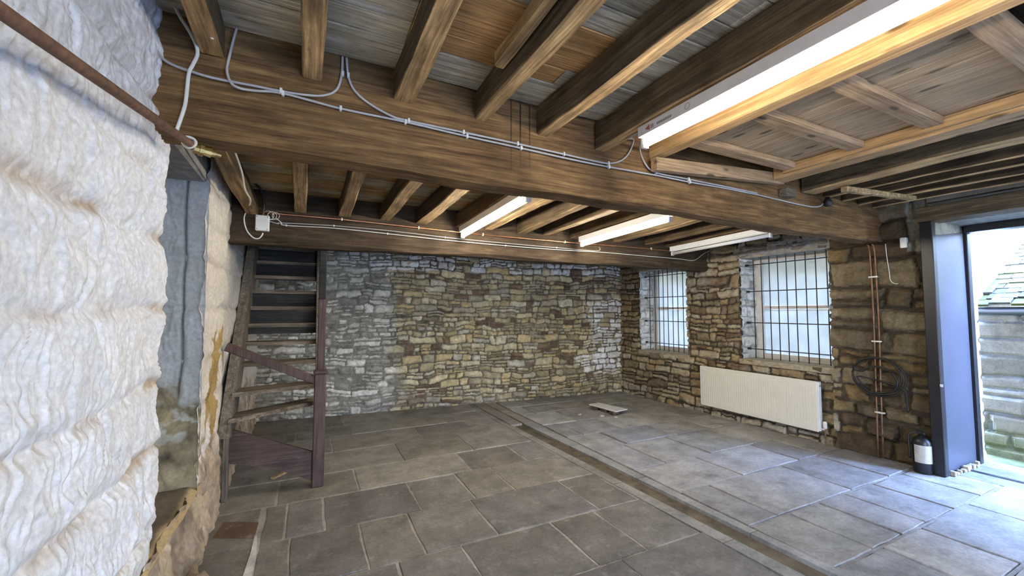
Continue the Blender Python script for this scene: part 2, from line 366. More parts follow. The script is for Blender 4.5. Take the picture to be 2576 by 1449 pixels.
# ------------------------------------------------------------------ rubble walls
def rubble(U, V, seed, rowh, wid, vmax, umax, depth=.03, gap=(.004, .011), big=None, split=.3, warp=1.0):
    """returns height, stone mask, per stone randoms for the points U, V"""
    rnd = random.Random(seed)
    u = U + warp * (.030 * fbm(U * 3, V * 3, seed + 1, 2) + .012 * fbm(U * 13, V * 13, seed + 2, 2))
    v = V + warp * (.055 * fbm(U * 1.1, V * 2.2, seed + 3, 2) + .022 * fbm(U * 6, V * 5, seed + 4, 2))
    rows = [-.2]
    while rows[-1] < vmax + .3: rows.append(rows[-1] + rnd.uniform(*rowh) * (1.25 if rnd.random() < .15 else 1))
    rows = np.array(rows); R = np.clip(np.searchsorted(rows, v) - 1, 0, len(rows) - 2)
    Hh = np.zeros_like(U); msk = np.zeros_like(U); r1 = np.zeros_like(U); r2 = np.zeros_like(U); r3 = np.zeros_like(U)
    for r in range(len(rows) - 1):
        sel = R == r
        if not sel.any(): continue
        uu = u[sel]; vv = v[sel]; v0, v1 = rows[r], rows[r + 1]; hh = v1 - v0
        cs = [-.4 - rnd.random() * .3]
        while cs[-1] < umax + .4:
            cs.append(cs[-1] + min(wid[1], max(wid[0], hh * rnd.uniform(.9, 3.3))) * rnd.uniform(.75, 1.2))
        cs = np.array(cs); n = len(cs); c = np.clip(np.searchsorted(cs, uu) - 1, 0, n - 2)
        pr = np.array([[rnd.random() for _ in range(9)] for _ in range(n)])
        u0 = cs[c]; u1 = cs[c + 1]; p = pr[c]
        lo = np.full_like(uu, v0); hi = np.full_like(uu, v1)
        sp_ = (p[:, 0] < split) & (hh > .085); fr = v0 + hh * (.35 + .3 * p[:, 1])
        up = sp_ & (vv > fr); dn = sp_ & ~up
        lo = np.where(up, fr, lo); hi = np.where(dn, fr, hi)
        tl = (p[:, 7] - .5) * .10
        vt = vv + tl * (uu - (u0 + u1) / 2)
        us = uu + (p[:, 8] - .5) * .5 * (vv - (lo + hi) / 2)
        g = gap[0] + (gap[1] - gap[0]) * p[:, 2]
        du = np.minimum(us - u0, u1 - us) - g; dv = np.minimum(vt - lo, hi - vt) - g
        jit = .007 * fbm(uu * 30, vv * 30, seed + 9, 2)
        du = du + jit; dv = dv + jit
        rad = np.minimum(.028, .3 * (hi - lo))
        a = np.clip(1 - du / rad, 0, 2); b_ = np.clip(1 - dv / rad, 0, 2)
        d = 1 - (a ** 2.4 + b_ ** 2.4) ** (1 / 2.4)
        hs = np.clip(d, 0, 1)
        tone = np.where(up, p[:, 3], np.where(dn, p[:, 4], p[:, 5]))
        Hh[sel] = hs ** .55 * depth * (.55 + .9 * p[:, 6]) * (hs > 0) + (p[:, 7] - .5) * .12 * (uu - (u0 + u1) / 2) * (hs > .02)
        msk[sel] = sm(d, .0, .12); r1[sel] = tone; r2[sel] = np.where(up, p[:, 6], p[:, 2]); r3[sel] = p[:, 1]
    return Hh, msk, r1, r2, r3

def pal(t, cols):
    cols = np.array(cols); i = np.clip((t * len(cols)).astype(int), 0, len(cols) - 1); return cols[i]

# ---- far wall: from the left wall to the right wall, a little skew
XL, XR = -.62, 5.65
FA, FB = np.array([-1.0, 7.14]), np.array([5.95, 6.50])
def far_wall():
    Lw = np.linalg.norm(FB - FA); t = (FB - FA) / Lw; nrm = np.array([-t[1], t[0]]) * -1   # towards the room
    if nrm[1] > 0: nrm = -nrm
    res = .0115; u = np.arange(0, Lw, res); v = np.arange(-.04, 2.95, res); U, V = np.meshgrid(u, v)
    Hh, k, r1, r2, r3 = rubble(U, V, 21, (.058, .125), (.08, .40), 2.95, Lw, .036, (.0035, .012), split=.38, warp=1.6)
    X = FA[0] + t[0] * U
    wl = sm(.95 + .25 * fbm(U * 2, V * 2.5, 5) - (X - .35), -.15, .2)           # old limewash left on the left end
    wr = sm(X + .35 * fbm(U * 2.2, V * 3, 6) + .0 * V, 4.75, 5.0) * sm(V, .25, .55) * (1 - sm(V + .3 * fbm(U * 2, V * 2, 8), 1.75, 2.05)) # and near the right corner
    wt = sm(V + .03 * fbm(U * 4, V, 7), 2.27, 2.30) * sm(X, .4, .6)                # and on the top course
    base = pal(r1, [(.46, .38, .22), (.54, .44, .25), (.38, .32, .20), (.60, .51, .32), (.32, .27, .18), (.50, .43, .29), (.24, .16, .10), (.43, .38, .27), (.56, .44, .24), (.36, .32, .24), (.52, .49, .40), (.17, .11, .075), (.47, .39, .24), (.63, .56, .41), (.44, .37, .23), (.57, .50, .34)])
    grey = pal(r2, [(.64, .62, .55), (.46, .45, .38), (.74, .72, .66), (.30, .29, .25), (.56, .55, .48), (.38, .37, .32), (.68, .66, .59)])
    whit = pal(r2, [(.84, .84, .84), (.76, .76, .75), (.88, .88, .89), (.66, .65, .62), (.82, .82, .82)])
    c = base * (1 - wl)[..., None] + grey * wl[..., None]
    ww = np.maximum(wr * (r3 > .12), wt * (r3 > .1)); ww = ww * sm(fbm(U * 9, V * 9, 31) + .55, .1, .3)
    c = c * (1 - ww)[..., None] + whit * ww[..., None]
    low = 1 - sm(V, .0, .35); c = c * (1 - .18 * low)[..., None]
    mn = fbm(U * 4, V * 4, 12)
    mor = np.array([.145, .127, .097]) * (1 - wl[..., None]) + np.array([.215, .21, .185]) * wl[..., None]
    mor = mor * (1 + .5 * mn)[..., None]
    mh = .030 * (.18 + .25 * fbm(U * 5, V * 5, 14, 3) + .38 * wl * (1 + fbm(U * 2, V * 2, 4)))
    st = (Hh > mh) & (k > .05); kk = np.where(st, k, 0)[..., None]
    Z = np.where(st, Hh, mh) + .010 * fbm(U * 22, V * 22, 15, 3) + .02 * fbm(U * 1.5, V * 1.5, 16, 2)
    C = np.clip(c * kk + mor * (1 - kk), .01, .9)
    P = np.stack([FA[0] + t[0] * U + nrm[0] * Z, FA[1] + t[1] * U + nrm[1] * Z, V], -1)
    grid_mesh('wall_far', P, C, None, M['stone'], kind='structure')
far_wall()

# ---- right wall: X = 5.65, runs in +Y; window 1, window 2 and the doorway are cut out
W1 = (4.87, 5.97, .88, 2.36); W2 = (2.77, 3.93, .92, 2.37); DR = (-1.2, 1.86, -.2, 2.50)
def right_cols(Yc, V, k, r1, r2, r3, Hh, seed):
    base = pal(r1, [(.27, .20, .115), (.33, .25, .14), (.22, .165, .10), (.36, .29, .19), (.17, .12, .075), (.30, .235, .145), (.38, .31, .21), (.24, .19, .13), (.31, .22, .11), (.20, .155, .105), (.40, .34, .25)])
    mor = np.array([.066, .052, .035]) * (1 + .5 * fbm(Yc * 4, V * 4, seed + 3))[..., None]
    return base, mor
def right_wall():
    res = .0115; y = np.arange(1.80, 6.75, res); v = np.arange(-.04, 2.95, res); Y, V = np.meshgrid(y, v)
    Ha, ka, a1, a2, a3 = rubble(Y - 1.8, V, 41, (.075, .15), (.12, .42), 2.95, 5.0, .04, (.004, .011), split=.3, warp=1.5)
    Hb, kb, b1, b2, b3 = rubble(Y - 1.8, V, 47, (.15, .27), (.28, .70), 2.95, 5.0, .045, (.006, .016), split=.3, warp=1.5)
    jw = .05 * fbm(V * 5, Y, 50)
    wb = ((Y + jw) < 2.78) | (((Y + jw) > 3.93) & ((Y + jw) < 4.87) & (V > 1.95))
    sw = lambda a, b: np.where(wb, b, a)
    Hh, k, r1, r2, r3 = sw(Ha, Hb), sw(ka, kb), sw(a1, b1), sw(a2, b2), sw(a3, b3)
    base, mor = right_cols(Y, V, k, r1, r2, r3, Hh, 43)
    gr = sm(fbm(Y * 1.3, V * 1.6, 52), .05, .3)[..., None] * (Y > 2.78)[..., None]
    base = base * (1 - .5 * gr) + np.array([.36, .34, .29]) * .5 * gr
    dull = (.42 + .58 * sm(Y + .3 * fbm(Y * 2, V * 2, 53), 2.45, 3.1))[..., None]; base = base * dull * np.array([1, .95, .85]) ** (1.6 - 1.6 * dull); mor = mor * (.6 + .4 * dull)  # browner stone towards the doorway, with its backlit shade darkened into the colour
    pad = ((Y > 1.88) & (Y < 2.02) & (V > 2.22)); base[pad] = (.20, .19, .15); mor[pad] = (.20, .19, .15)
    mh = .04 * (.22 + .3 * fbm(Y * 5, V * 5, 44, 3))
    st = (Hh > mh) & (k > .05); kk = np.where(st, k, 0)[..., None]
    Z = np.where(st, Hh, mh) + .014 * fbm(Y * 20, V * 20, 45, 3) + .02 * fbm(Y * 1.5, V * 1.5, 46, 2)
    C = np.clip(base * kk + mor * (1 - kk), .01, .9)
    keep = np.ones((len(v) - 1, len(y) - 1), bool); Yc = Y[:-1, :-1] + res / 2; Vc = V[:-1, :-1] + res / 2
    for (a, b_, c, d) in (W1, W2):
        j = .022 * fbm(Vc * 9, Yc, 60, 2); keep &= ~((Yc > a + j) & (Yc < b_ + j) & (Vc > c) & (Vc < d + .015 * fbm(Yc * 8, Vc, 61, 2)))
    keep &= ~((Yc < 1.86))
    P = np.stack([XR + .02 - Z, Y, V], -1)
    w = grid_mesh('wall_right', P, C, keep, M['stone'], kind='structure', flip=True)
    # stretch beside and behind the photographer, beyond the doorway
    y2 = np.arange(-3.6, -1.18, .04); v2 = np.arange(-.04, 2.95, .04); Y2, V2 = np.meshgrid(y2, v2)
    Hh, k, r1, r2, r3 = rubble(Y2 + 3.6, V2, 71, (.12, .22), (.2, .5), 2.95, 2.6, .03)
    base, mor = right_cols(Y2, V2, k, r1, r2, r3, Hh, 73)
    grid_mesh('rear_stretch', np.stack([XR - Hh, Y2, V2], -1), base * k[..., None] + mor * (1 - k[..., None]), None, M['stone'], parent=w, flip=True)
    # window reveals, whitewashed rubble
    for nm, (a, b_, c, d), x1 in (('window_reveal', W1, 6.02), ('window_reveal', W2, 6.02)):
        xs = np.arange(XR - .005, x1, .0115); zs = np.arange(c - .02, d + .03, .0115); Xg, Zg = np.meshgrid(xs, zs)
        for yy, sgn in ((b_, -1), (a, 1)):
            Hh, k, r1, r2, r3 = rubble(Xg - XR, Zg, 80 + int(yy * 10), (.10, .2), (.14, .34), 2.6, .6, .03)
            whit = pal(r1, [(.72, .72, .70), (.62, .62, .60), (.68, .66, .60), (.76, .77, .77), (.55, .54, .5)])
            mor = np.full_like(whit, .40); Z = Hh + .014 * fbm(Xg * 25, Zg * 25, 83, 3)
            grid_mesh(nm, np.stack([Xg, yy + .012 + sgn * Z if sgn < 0 else yy - .012 + sgn * Z, Zg], -1), np.clip(whit * k[..., None] + mor * (1 - k[..., None]), 0, .9), None, M['stone'], parent=w, flip=(sgn > 0))
        MB().box((XR - .0, a - .06, d - .005), (x1 + .1, b_ + .10, d + .17), (.30, .28, .25), .01).build('window_lintel', M['concrete'], w)
    # outer skin so that daylight only enters through the openings
    ob = MB()
    for (y0, y1, z0, z1) in ((1.9, 2.72, -.2, 3.1), (3.98, 4.82, -.2, 3.1), (6.02, 7.3, -.2, 3.1), (2.72, 3.98, -.2, .80), (4.82, 6.02, -.2, .76), (2.72, 3.98, 2.55, 3.1), (4.82, 6.02, 2.55, 3.1), (-1.25, 1.9, 2.72, 3.1), (-4, -1.25, -.2, 3.1)):
        ob.box((XR + .06, y0, z0), (6.46, y1, z1), (.3, .26, .2))
    ob.build('wall_core', M['ashlar'], w)
    # door head beams
    MB().timber((5.70, -1.3, 2.505), (5.70, 1.93, 2.505), .22, .16, 5).build('door_lintel', M['joist'], w)
    MB().box((5.9, -1.3, 2.52), (6.46, 1.9, 2.72), (.1, .1, .1), .01).build('outer_lintel', M['concrete'], w)
    return w
wall_r = right_wall()

# ---- left wall: near limewashed stretch, window seat recess, far stretch
def left_wall():
    root = None
    def plas(U, V, seed, amp=1.0):
        # courses of big blocks under thick limewash, with runs and lumps
        cz = np.array([-.1, .30, .62, .97, 1.27, 1.62, 1.95, 2.22, 2.52, 2.85, 3.2])
        vw = V + .05 * fbm(U * 1.2, V * .7, seed + 1, 3) + .015 * fbm(U * 8, V * 8, seed + 2, 2)
        d = np.min(np.abs(vw[..., None] - cz), -1)
        groove = np.exp(-(d / .028) ** 2) * np.clip(.75 + .9 * fbm(U * 2.3, V * 5, seed + 8, 2), 0, 1.2)
        blk = fbm(U * 2.6, V * 3.1, seed + 3, 3)
        runs = fbm(U * 24 + 2.2 * fbm(U * 5, V * 5, seed, 2), V * 4.2, seed + 4, 3)
        lump = fbm(U * 13, V * 11, seed + 5, 4)
        pit = np.exp(-np.clip(vn(U * 16, V * 16, seed + 6) + .43, 0, 1) * 40)
        rid = 1 - np.abs(2 * runs)
        Z = amp * (-.024 * groove + .034 * blk + .010 * runs + .010 * rid ** 3 + .017 * lump - .006 * pit)
        return Z, groove, lump, runs
    # near stretch
    res = .0055; u = np.arange(.95, 2.56, res); v = np.arange(-.03, 2.93, res); U, V = np.meshgrid(u, v)
    Z, g, lump, runs = plas(U, V, 90)
    edge = sm(U, 2.44, 2.56); Z = Z - .05 * edge ** 2
    ewob = .045 * fbm(V * 5, V * 0, 95, 4)
    C = np.array([.69, .69, .70]) * (1 + .07 * fbm(U * 2, V * 2, 96))[..., None]
    dirt = np.clip(g * sm(fbm(U * 4.5, V * 5, 97) + .30, .2, .6) * (1 + .9 * fbm(U * 30, V * 14, 89, 3)), 0, 1) * .85
    C = C * (1 - dirt[..., None]) + np.array([.42, .31, .20]) * dirt[..., None]
    ru = sm(fbm(U * 26, V * 4, 98, 3), .42, .62) * sm(V, 2.1, 2.5) * .5; C = C * (1 - ru[..., None]) + np.array([.42, .25, .2]) * ru[..., None]
    gp = sm(fbm(U * 1.8, V * 1.5, 99), .12, .4) * .35; C = C * (1 - gp[..., None]) + np.array([.66, .69, .74]) * gp[..., None]
    gn = sm(fbm(U * 3, V * 2, 102), .0, .4) * (1 - sm(V, .5, 1.1)) * .45; C = C * (1 - gn[..., None]) + np.array([.62, .60, .47]) * gn[..., None]
    U = U - .14 * sm(V, 2.42, 2.75) * sm(U, 2.1, 2.5) + .04 * (1 - sm(V, 2.2, 2.45)) * sm(U, 2.3, 2.5)
    P = np.stack([XL - .0 + Z, U + np.where(U > 2.2, ewob * sm(U, 2.2, 2.5), 0), V], -1)
    root = grid_mesh('wall_left', P, np.clip(C, 0, .92), None, M['plaster'], kind='structure', smooth=True, flip=True)
    # coarse stretch beside and behind the photographer
    u = np.arange(-3.6, .98, .03); v = np.arange(-.03, 2.95, .03); U2, V2 = np.meshgrid(u, v); Z, g, lump, runs = plas(U2, V2, 90)
    grid_mesh('rear_stretch', np.stack([XL + Z, U2, V2], -1), np.full(U2.shape + (3,), .76), None, M['plaster'], parent=root, smooth=True, flip=True)
    # near jamb return (faces away from the lens) and back of the recess
    MB().box((-1.3, 2.30, -.03), (XL - .085, 2.44, 2.95), (.7, .69, .67)).build('near_jamb', M['plaster'], root)
    MB().box((-1.36, 2.3, -.03), (-1.22, 3.6, 2.95), (.5, .5, .5)).build('recess_back', M['plaster'], root)
    # far jamb, facing the lens: grey lime over stone, bare stone at the foot
    a = np.arange(-1.30, XL + .012, .007); v = np.arange(.40, 2.56, .007); A, V3 = np.meshgrid(a, v)
    Z, g, lump, runs = plas(A, V3, 120, .8)
    crack = np.exp(-((A + .735 + .02 * fbm(V3 * 3, A, 121, 2)) / .007) ** 2) * sm(V3, 1.0, 1.1)
    Z = Z - .02 * crack
    C = np.array([.40, .42, .42]) * (1 + .25 * fbm(A * 6, V3 * 3, 122))[..., None]
    stn = sm(1.08 + .28 * fbm(A * 9, V3 * 4, 123) - V3, .0, .12)[..., None]; bare = np.array([.25, .205, .125]) * (1 + 1.0 * fbm(A * 9, V3 * 9, 124, 5))[..., None]
    C = C * (1 - stn) + bare * stn
    pat = (sm(fbm(A * 11, V3 * 14, 125), .1, .25) * sm(V3, .6, .9))[..., None] * .6 * stn; C = C * (1 - pat) + np.array([.5, .52, .5]) * pat
    C = C * (1 - .75 * crack[..., None])
    yj = 3.38 + .015 * fbm(V3 * 4, A, 126)
    grid_mesh('recess_jamb', np.stack([A, yj - Z, V3], -1), np.clip(C, .01, .9), None, M['plaster'], parent=root, smooth=True)
    # soffit and lintel
    lo = 2.47
    MB().box((-1.3, 2.44, lo), (XL - .015, 3.50, lo + .30), (.20, .20, .20), .012).build('recess_lintel', M['concrete'], root)
    # sill: stone slab top and rough front
    u = np.arange(2.30, 3.46, .009); w_ = np.arange(-1.3, XL + .02, .009); Uu, Ww = np.meshgrid(u, w_)
    Zs = .455 + .03 * fbm(Uu * 3, Ww * 3, 130, 4) - .03 * sm(Ww, XL - .06, XL + .02) ** 2
    C = np.array([.155, .125, .09]) * (1 + .5 * fbm(Uu * 5, Ww * 9, 131))[..., None]
    ed = sm(Ww + .02 * fbm(Uu * 9, Ww, 132), XL - .05, XL - .01)[..., None]; C = C * (1 - ed) + np.array([.46, .34, .18]) * ed
    grid_mesh('recess_sill', np.stack([Ww, Uu, Zs], -1), np.clip(C, .01, .9), None, M['plaster'], parent=root, smooth=True, flip=True)
    u = np.arange(2.30, 3.50, .009); v = np.arange(-.05, .47, .009); U, V = np.meshgrid(u, v)
    Z = .05 * fbm(U * 4, V * 5, 133, 4) + .022 * fbm(U * 18, V * 18, 137, 4) + .045 * (1 - sm(V, .05, .46)) + .05 * np.exp(-((U - 2.72) / .09) ** 2 - ((V - .10) / .09) ** 2)
    C = np.array([.30, .235, .165]) * (1 + .9 * fbm(U * 9, V * 9, 134))[..., None]
    cr = sm(fbm(U * 4, V * 3, 135), .1, .3)[..., None]; C = C * (1 - .6 * cr) + np.array([.48, .38, .24]) * .6 * cr
    dk = sm(fbm(U * 6, V * 6, 136), .15, .35)[..., None]; C = C * (1 - .5 * dk) + np.array([.16, .12, .08]) * .5 * dk
    grid_mesh('sill_front', np.stack([XL - .01 + Z, U, V], -1), np.clip(C, .01, .9), None, M['plaster'], parent=root, smooth=True, flip=True)
    # far stretch, cream, worn through low down
    u = np.arange(3.36, 7.2, .0105); v = np.arange(-.04, 2.93, .0105); U, V = np.meshgrid(u, v); Z, g, lump, runs = plas(U, V, 140, .8)
    C = np.array([.60, .545, .47]) * (1 + .16 * fbm(U * 2, V * 2, 141))[..., None]
    C = C * (1 - .3 * np.clip(g, 0, 1)[..., None])
    gy = sm(U + .25 * fbm(U * 2, V * 2, 142), 4.15, 4.6)[..., None] * sm(V, 1.3, 2.0)[..., None]; C = C * (1 - gy) + np.array([.34, .34, .32]) * gy
    wn = sm(.75 + .45 * fbm(U * 3, V * 2.2, 143) - V, .0, .2)[..., None]; C = C * (1 - wn) + np.array([.36, .28, .20]) * (1 + .8 * fbm(U * 10, V * 10, 139))[..., None] * wn
    tan_ = (np.exp(-((U - 3.72 - .32 * (V - .8) - .05 * fbm(V * 4, U, 144)) / .20) ** 2) > .5 + .7 * fbm(U * 7, V * 5, 145)) & (V > .70 + .3 * fbm(U * 6, V, 148)) & (V < 1.42 + .25 * fbm(U * 8, V, 147))
    C[tan_] = np.array([.33, .225, .085]) * (1 + .5 * fbm(U * 8, V * 8, 146))[tan_][..., None]
    wt = (sm(fbm(U * 9, V * 3, 148, 3), .12, .25) * wn[..., 0] * sm(V, .25, .6))[..., None]; C = C * (1 - wt) + np.array([.66, .60, .56]) * wt
    Z = Z + .03 * (1 - sm(V, 0, .3)) ** 2 - .035 * sm(U, 4.05, 4.2) + .02 * fbm(U * 14, V * 14, 149, 4) * wn[..., 0]
    flare = .0
    grid_mesh('far_stretch', np.stack([XL + Z + flare, U, V], -1), np.clip(C, .01, .9), None, M['plaster'], parent=root, smooth=True, flip=True)
    MB().box((-1.3, 3.42, -.05), (XL - .05, 7.3, 2.95), (.4, .4, .4)).build('wall_core', M['plaster'], root)
    MB().box((-1.3, -3.7, -.05), (XL - .09, 2.30, 2.95), (.4, .4, .4)).build('wall_core', M['plaster'], root)
left_wall()

# ---- back wall with an open doorway that lets daylight in behind the photographer
bw = MB()
for (x0, x1, z0, z1) in ((-1.3, .9, -.05, 3.1), (2.5, 6.46, -.05, 3.1), (.9, 2.5, 2.2, 3.1)): bw.box((x0, -3.75, z0), (x1, -3.55, z1), (.6, .58, .54))
bw.build('wall_back', M['plaster'], kind='structure')

# ------------------------------------------------------------------ floor
def floor():
    mb = MB(); rnd = random.Random(3)
    def flag(x0, x1, y0, y1, gap=.006, col=None, dz=None):
        col = col or rnd.choice([(.175, .155, .13), (.20, .18, .152), (.155, .14, .12), (.19, .17, .14), (.22, .20, .17), (.17, .155, .138), (.205, .185, .15)])
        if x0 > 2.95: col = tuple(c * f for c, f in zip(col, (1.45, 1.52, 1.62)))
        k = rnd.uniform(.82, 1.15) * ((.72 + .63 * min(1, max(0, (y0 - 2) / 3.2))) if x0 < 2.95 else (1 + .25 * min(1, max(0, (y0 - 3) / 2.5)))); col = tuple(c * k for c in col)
        z = (rnd.uniform(-.003, .004) if dz is None else dz); g = gap
        x0 += g; x1 -= g; y0 += g; y1 -= g; pts = []
        ph = [rnd.uniform(0, 9) for _ in range(4)]
        def edge(a, b, p):
            n = max(2, int(math.hypot(b[0] - a[0], b[1] - a[1]) / .05))
            for i in range(n):
                t = i / n; j = .003 * math.sin(t * 7 + p) + rnd.uniform(-.002, .002)
                dx, dy = b[0] - a[0], b[1] - a[1]; l = math.hypot(dx, dy); pts.append((a[0] + dx * t - dy / l * j, a[1] + dy * t + dx / l * j))
        cs = [(x0 + rnd.uniform(0, .008), y0 + rnd.uniform(0, .008)), (x1 - rnd.uniform(0, .008), y0 + rnd.uniform(0, .008)), (x1 - rnd.uniform(0, .008), y1 - rnd.uniform(0, .008)), (x0 + rnd.uniform(0, .008), y1 - rnd.uniform(0, .008))]
        for i in range(4): edge(cs[i], cs[(i + 1) % 4], ph[i])
        n = len(pts); mx = sum(p[0] for p in pts) / n; my = sum(p[1] for p in pts) / n
        tx, ty = rnd.uniform(-.003, .003), rnd.uniform(-.003, .003)
        ins = .005; L1 = []; 
        for p in pts:
            d = math.hypot(p[0] - mx, p[1] - my); L1.append((p[0] - (p[0] - mx) / d * ins, p[1] - (p[1] - my) / d * ins))
        vs = [(p[0], p[1], -.03) for p in pts] + [(p[0], p[1], z - .004 + tx * (p[0] - mx) + ty * (p[1] - my)) for p in pts] + [(p[0], p[1], z + tx * (p[0] - mx) + ty * (p[1] - my)) for p in L1]
        fs = [(i, (i + 1) % n, n + (i + 1) % n, n + i) for i in range(n)] + [(n + i, n + (i + 1) % n, 2 * n + (i + 1) % n, 2 * n + i) for i in range(n)] + [tuple(range(2 * n, 3 * n))]
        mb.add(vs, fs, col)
    left = {(-3.6, -2.9): [.3, 1.3, 2.0], (-2.9, -2.2): [-.1, .8, 1.7], (-2.2, -1.5): [.4, 1.2, 2.1], (-1.5, -.8): [0, .9, 1.8], (-.8, -.1): [.5, 1.4], (-.1, .5): [.1, .9, 1.9], (.5, 1.05): [.5, 1.3, 2.0], (1.05, 1.60): [-.1, .7, 1.55],
            (1.60, 2.17): [.2, 1.02, 1.85], (2.17, 2.78): [-.29, -.05, .55, .98, 1.69, 2.09], (2.78, 3.40): [-.29, -.07, .38, .74, 1.27, 2.16],
            (3.40, 4.0): [-.29, -.11, .15, .865, 1.33, 1.71], (4.0, 4.56): [-.2, .45, 1.53, 2.165], (4.56, 5.20): [.0, .97, 1.765], (5.20, 5.83): [.3, 1.35, 2.05],
            (5.83, 6.32): [-.1, .55, 1.02, 1.85], (6.32, 7.15): [.5, 1.4, 2.2]}
    kx = lambda y: 2.50 + (5.6 - y) * .03
    for (y0, y1), js in left.items():
        xe = kx((y0 + y1) / 2); xs = [-.75] + js + [xe]
        for a, b in zip(xs, xs[1:]):
            if abs(a + .29) < .01 and b < .2 and y0 > 2 and y0 < 3.5: flag(a + .03, b, y0, y1, .0035)
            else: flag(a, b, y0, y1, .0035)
    right = {(-3.6, -2.8): [3.7, 4.6], (-2.8, -2.0): [3.4, 4.3, 5.2], (-2.0, -1.3): [3.8, 4.7], (-1.3, -.6): [3.5, 4.4, 5.3], (-.6, 0): [3.6, 4.6, 5.4], (0, .5): [3.4, 4.2, 5.1], (.5, 1.0): [3.75, 4.55, 5.3],
             (1.0, 1.5): [3.54, 4.10, 4.95], (1.5, 2.06): [3.46, 3.87, 4.26, 4.75, 5.3], (2.06, 2.71): [3.35, 4.43, 5.1], (2.71, 3.28): [3.86, 4.80, 5.22],
             (3.28, 3.96): [3.45, 4.13, 4.9], (3.96, 4.49): [3.51, 4.3, 5.0], (4.49, 5.1): [3.26, 3.9, 4.6, 5.2], (5.1, 5.75): [3.6, 4.35, 4.95], (5.75, 6.25): [3.25, 3.82, 4.6], (6.25, 6.75): [3.5, 4.4]}
    for (y0, y1), js in right.items():
        xs = [2.99] + js + [5.80]
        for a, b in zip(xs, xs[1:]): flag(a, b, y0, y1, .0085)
        mb.add([(3.0, y1 - .011, -.0055), (5.8, y1 - .011, -.0055), (5.8, y1 + .011, -.0055), (3.0, y1 + .011, -.0055)], [(0, 1, 2, 3)], (.27, .26, .235))
    for x in (5.75, 6.05): flag(x, x + .3, -1.2, 1.0, .006); flag(x, x + .3, 1.0, 1.80, .006)
    # kerb strips beside the gutter, drifting slightly in X
    for (xa, xb, ya, yb) in [(2.50, 2.60, 5.3, 7.1), (2.60, 2.80, 5.32, 7.1), (2.80, 2.985, 5.3, 7.1)]: flag(xa, xb, ya, yb)
    ys = [5.3, 4.2, 3.1, 2.0, 1.0, -.4, -1.8, -3.6]
    for y1, y0 in zip(ys, ys[1:]):
        o0 = (5.3 - (y0 + y1) / 2) * .033
        oa, ob_ = (5.3 - y0) * .033, (5.3 - y1) * .033; kk = rnd.uniform(.9, 1.1)
        mb.prism([(kx(y0) + .004, y0 + .003, -.03), (2.615 + oa, y0 + .003, -.03), (2.615 + ob_, y1 - .003, -.03), (kx(y1) + .004, y1 - .003, -.03)], (0, 0, .032), tuple(c * kk for c in (.24, .225, .195)))
        mb.prism([(2.80 + oa * .95, y0 + .003, -.03), (2.972 + max(0, oa - .10), y0 + .003, -.03), (2.972 + max(0, ob_ - .10), y1 - .003, -.03), (2.80 + ob_ * .95, y1 - .003, -.03)], (0, 0, .031), tuple(c * kk for c in (.26, .25, .225)))
    # bedding: pale mortar on the left, dark open joints on the right
    mb.add([(-.75, -3.6, -.005), (2.64, -3.6, -.005), (2.55, 7.2, -.005), (-.75, 7.2, -.005)], [(0, 1, 2, 3)], (.33, .305, .265))
    mb.add([(2.95, -3.6, -.016), (6.4, -3.6, -.016), (6.4, 7.2, -.016), (2.95, 7.2, -.016)], [(0, 1, 2, 3)], (.025, .02, .017))
    # pale lime streak and brown stained flag at the foot of the left wall
    mb.prism([(-.315, 2.95, -.02), (-.265, 2.95, -.02), (-.262, 3.25, -.02), (-.283, 3.52, -.02), (-.30, 3.54, -.02), (-.30, 3.3, -.02)], (0, 0, .027), (.52, .50, .45))
    mb.prism([(-.56, 3.63, -.02), (-.30, 3.50, -.02), (-.295, 3.74, -.02), (-.53, 3.86, -.02)], (0, 0, .027), (.12, .075, .042))
    fl = mb.build('floor', M['flag'], origin=(0, 0, 0), kind='structure')
    g = MB()
    g.add([(2.55, 5.34, -.029), (2.84, 5.34, -.029), (3.12, -3.6, -.029), (2.85 - .2, -3.6, -.029)], [(3, 2, 1, 0)])
    g.build('gutter_bed', M['earth'], fl)
    MB().box((-1.4, -3.8, -.30), (6.6, 7.4, -.07), (.15, .13, .1)).build('sub_floor', M['concrete'], fl)
    return fl
flo = floor()

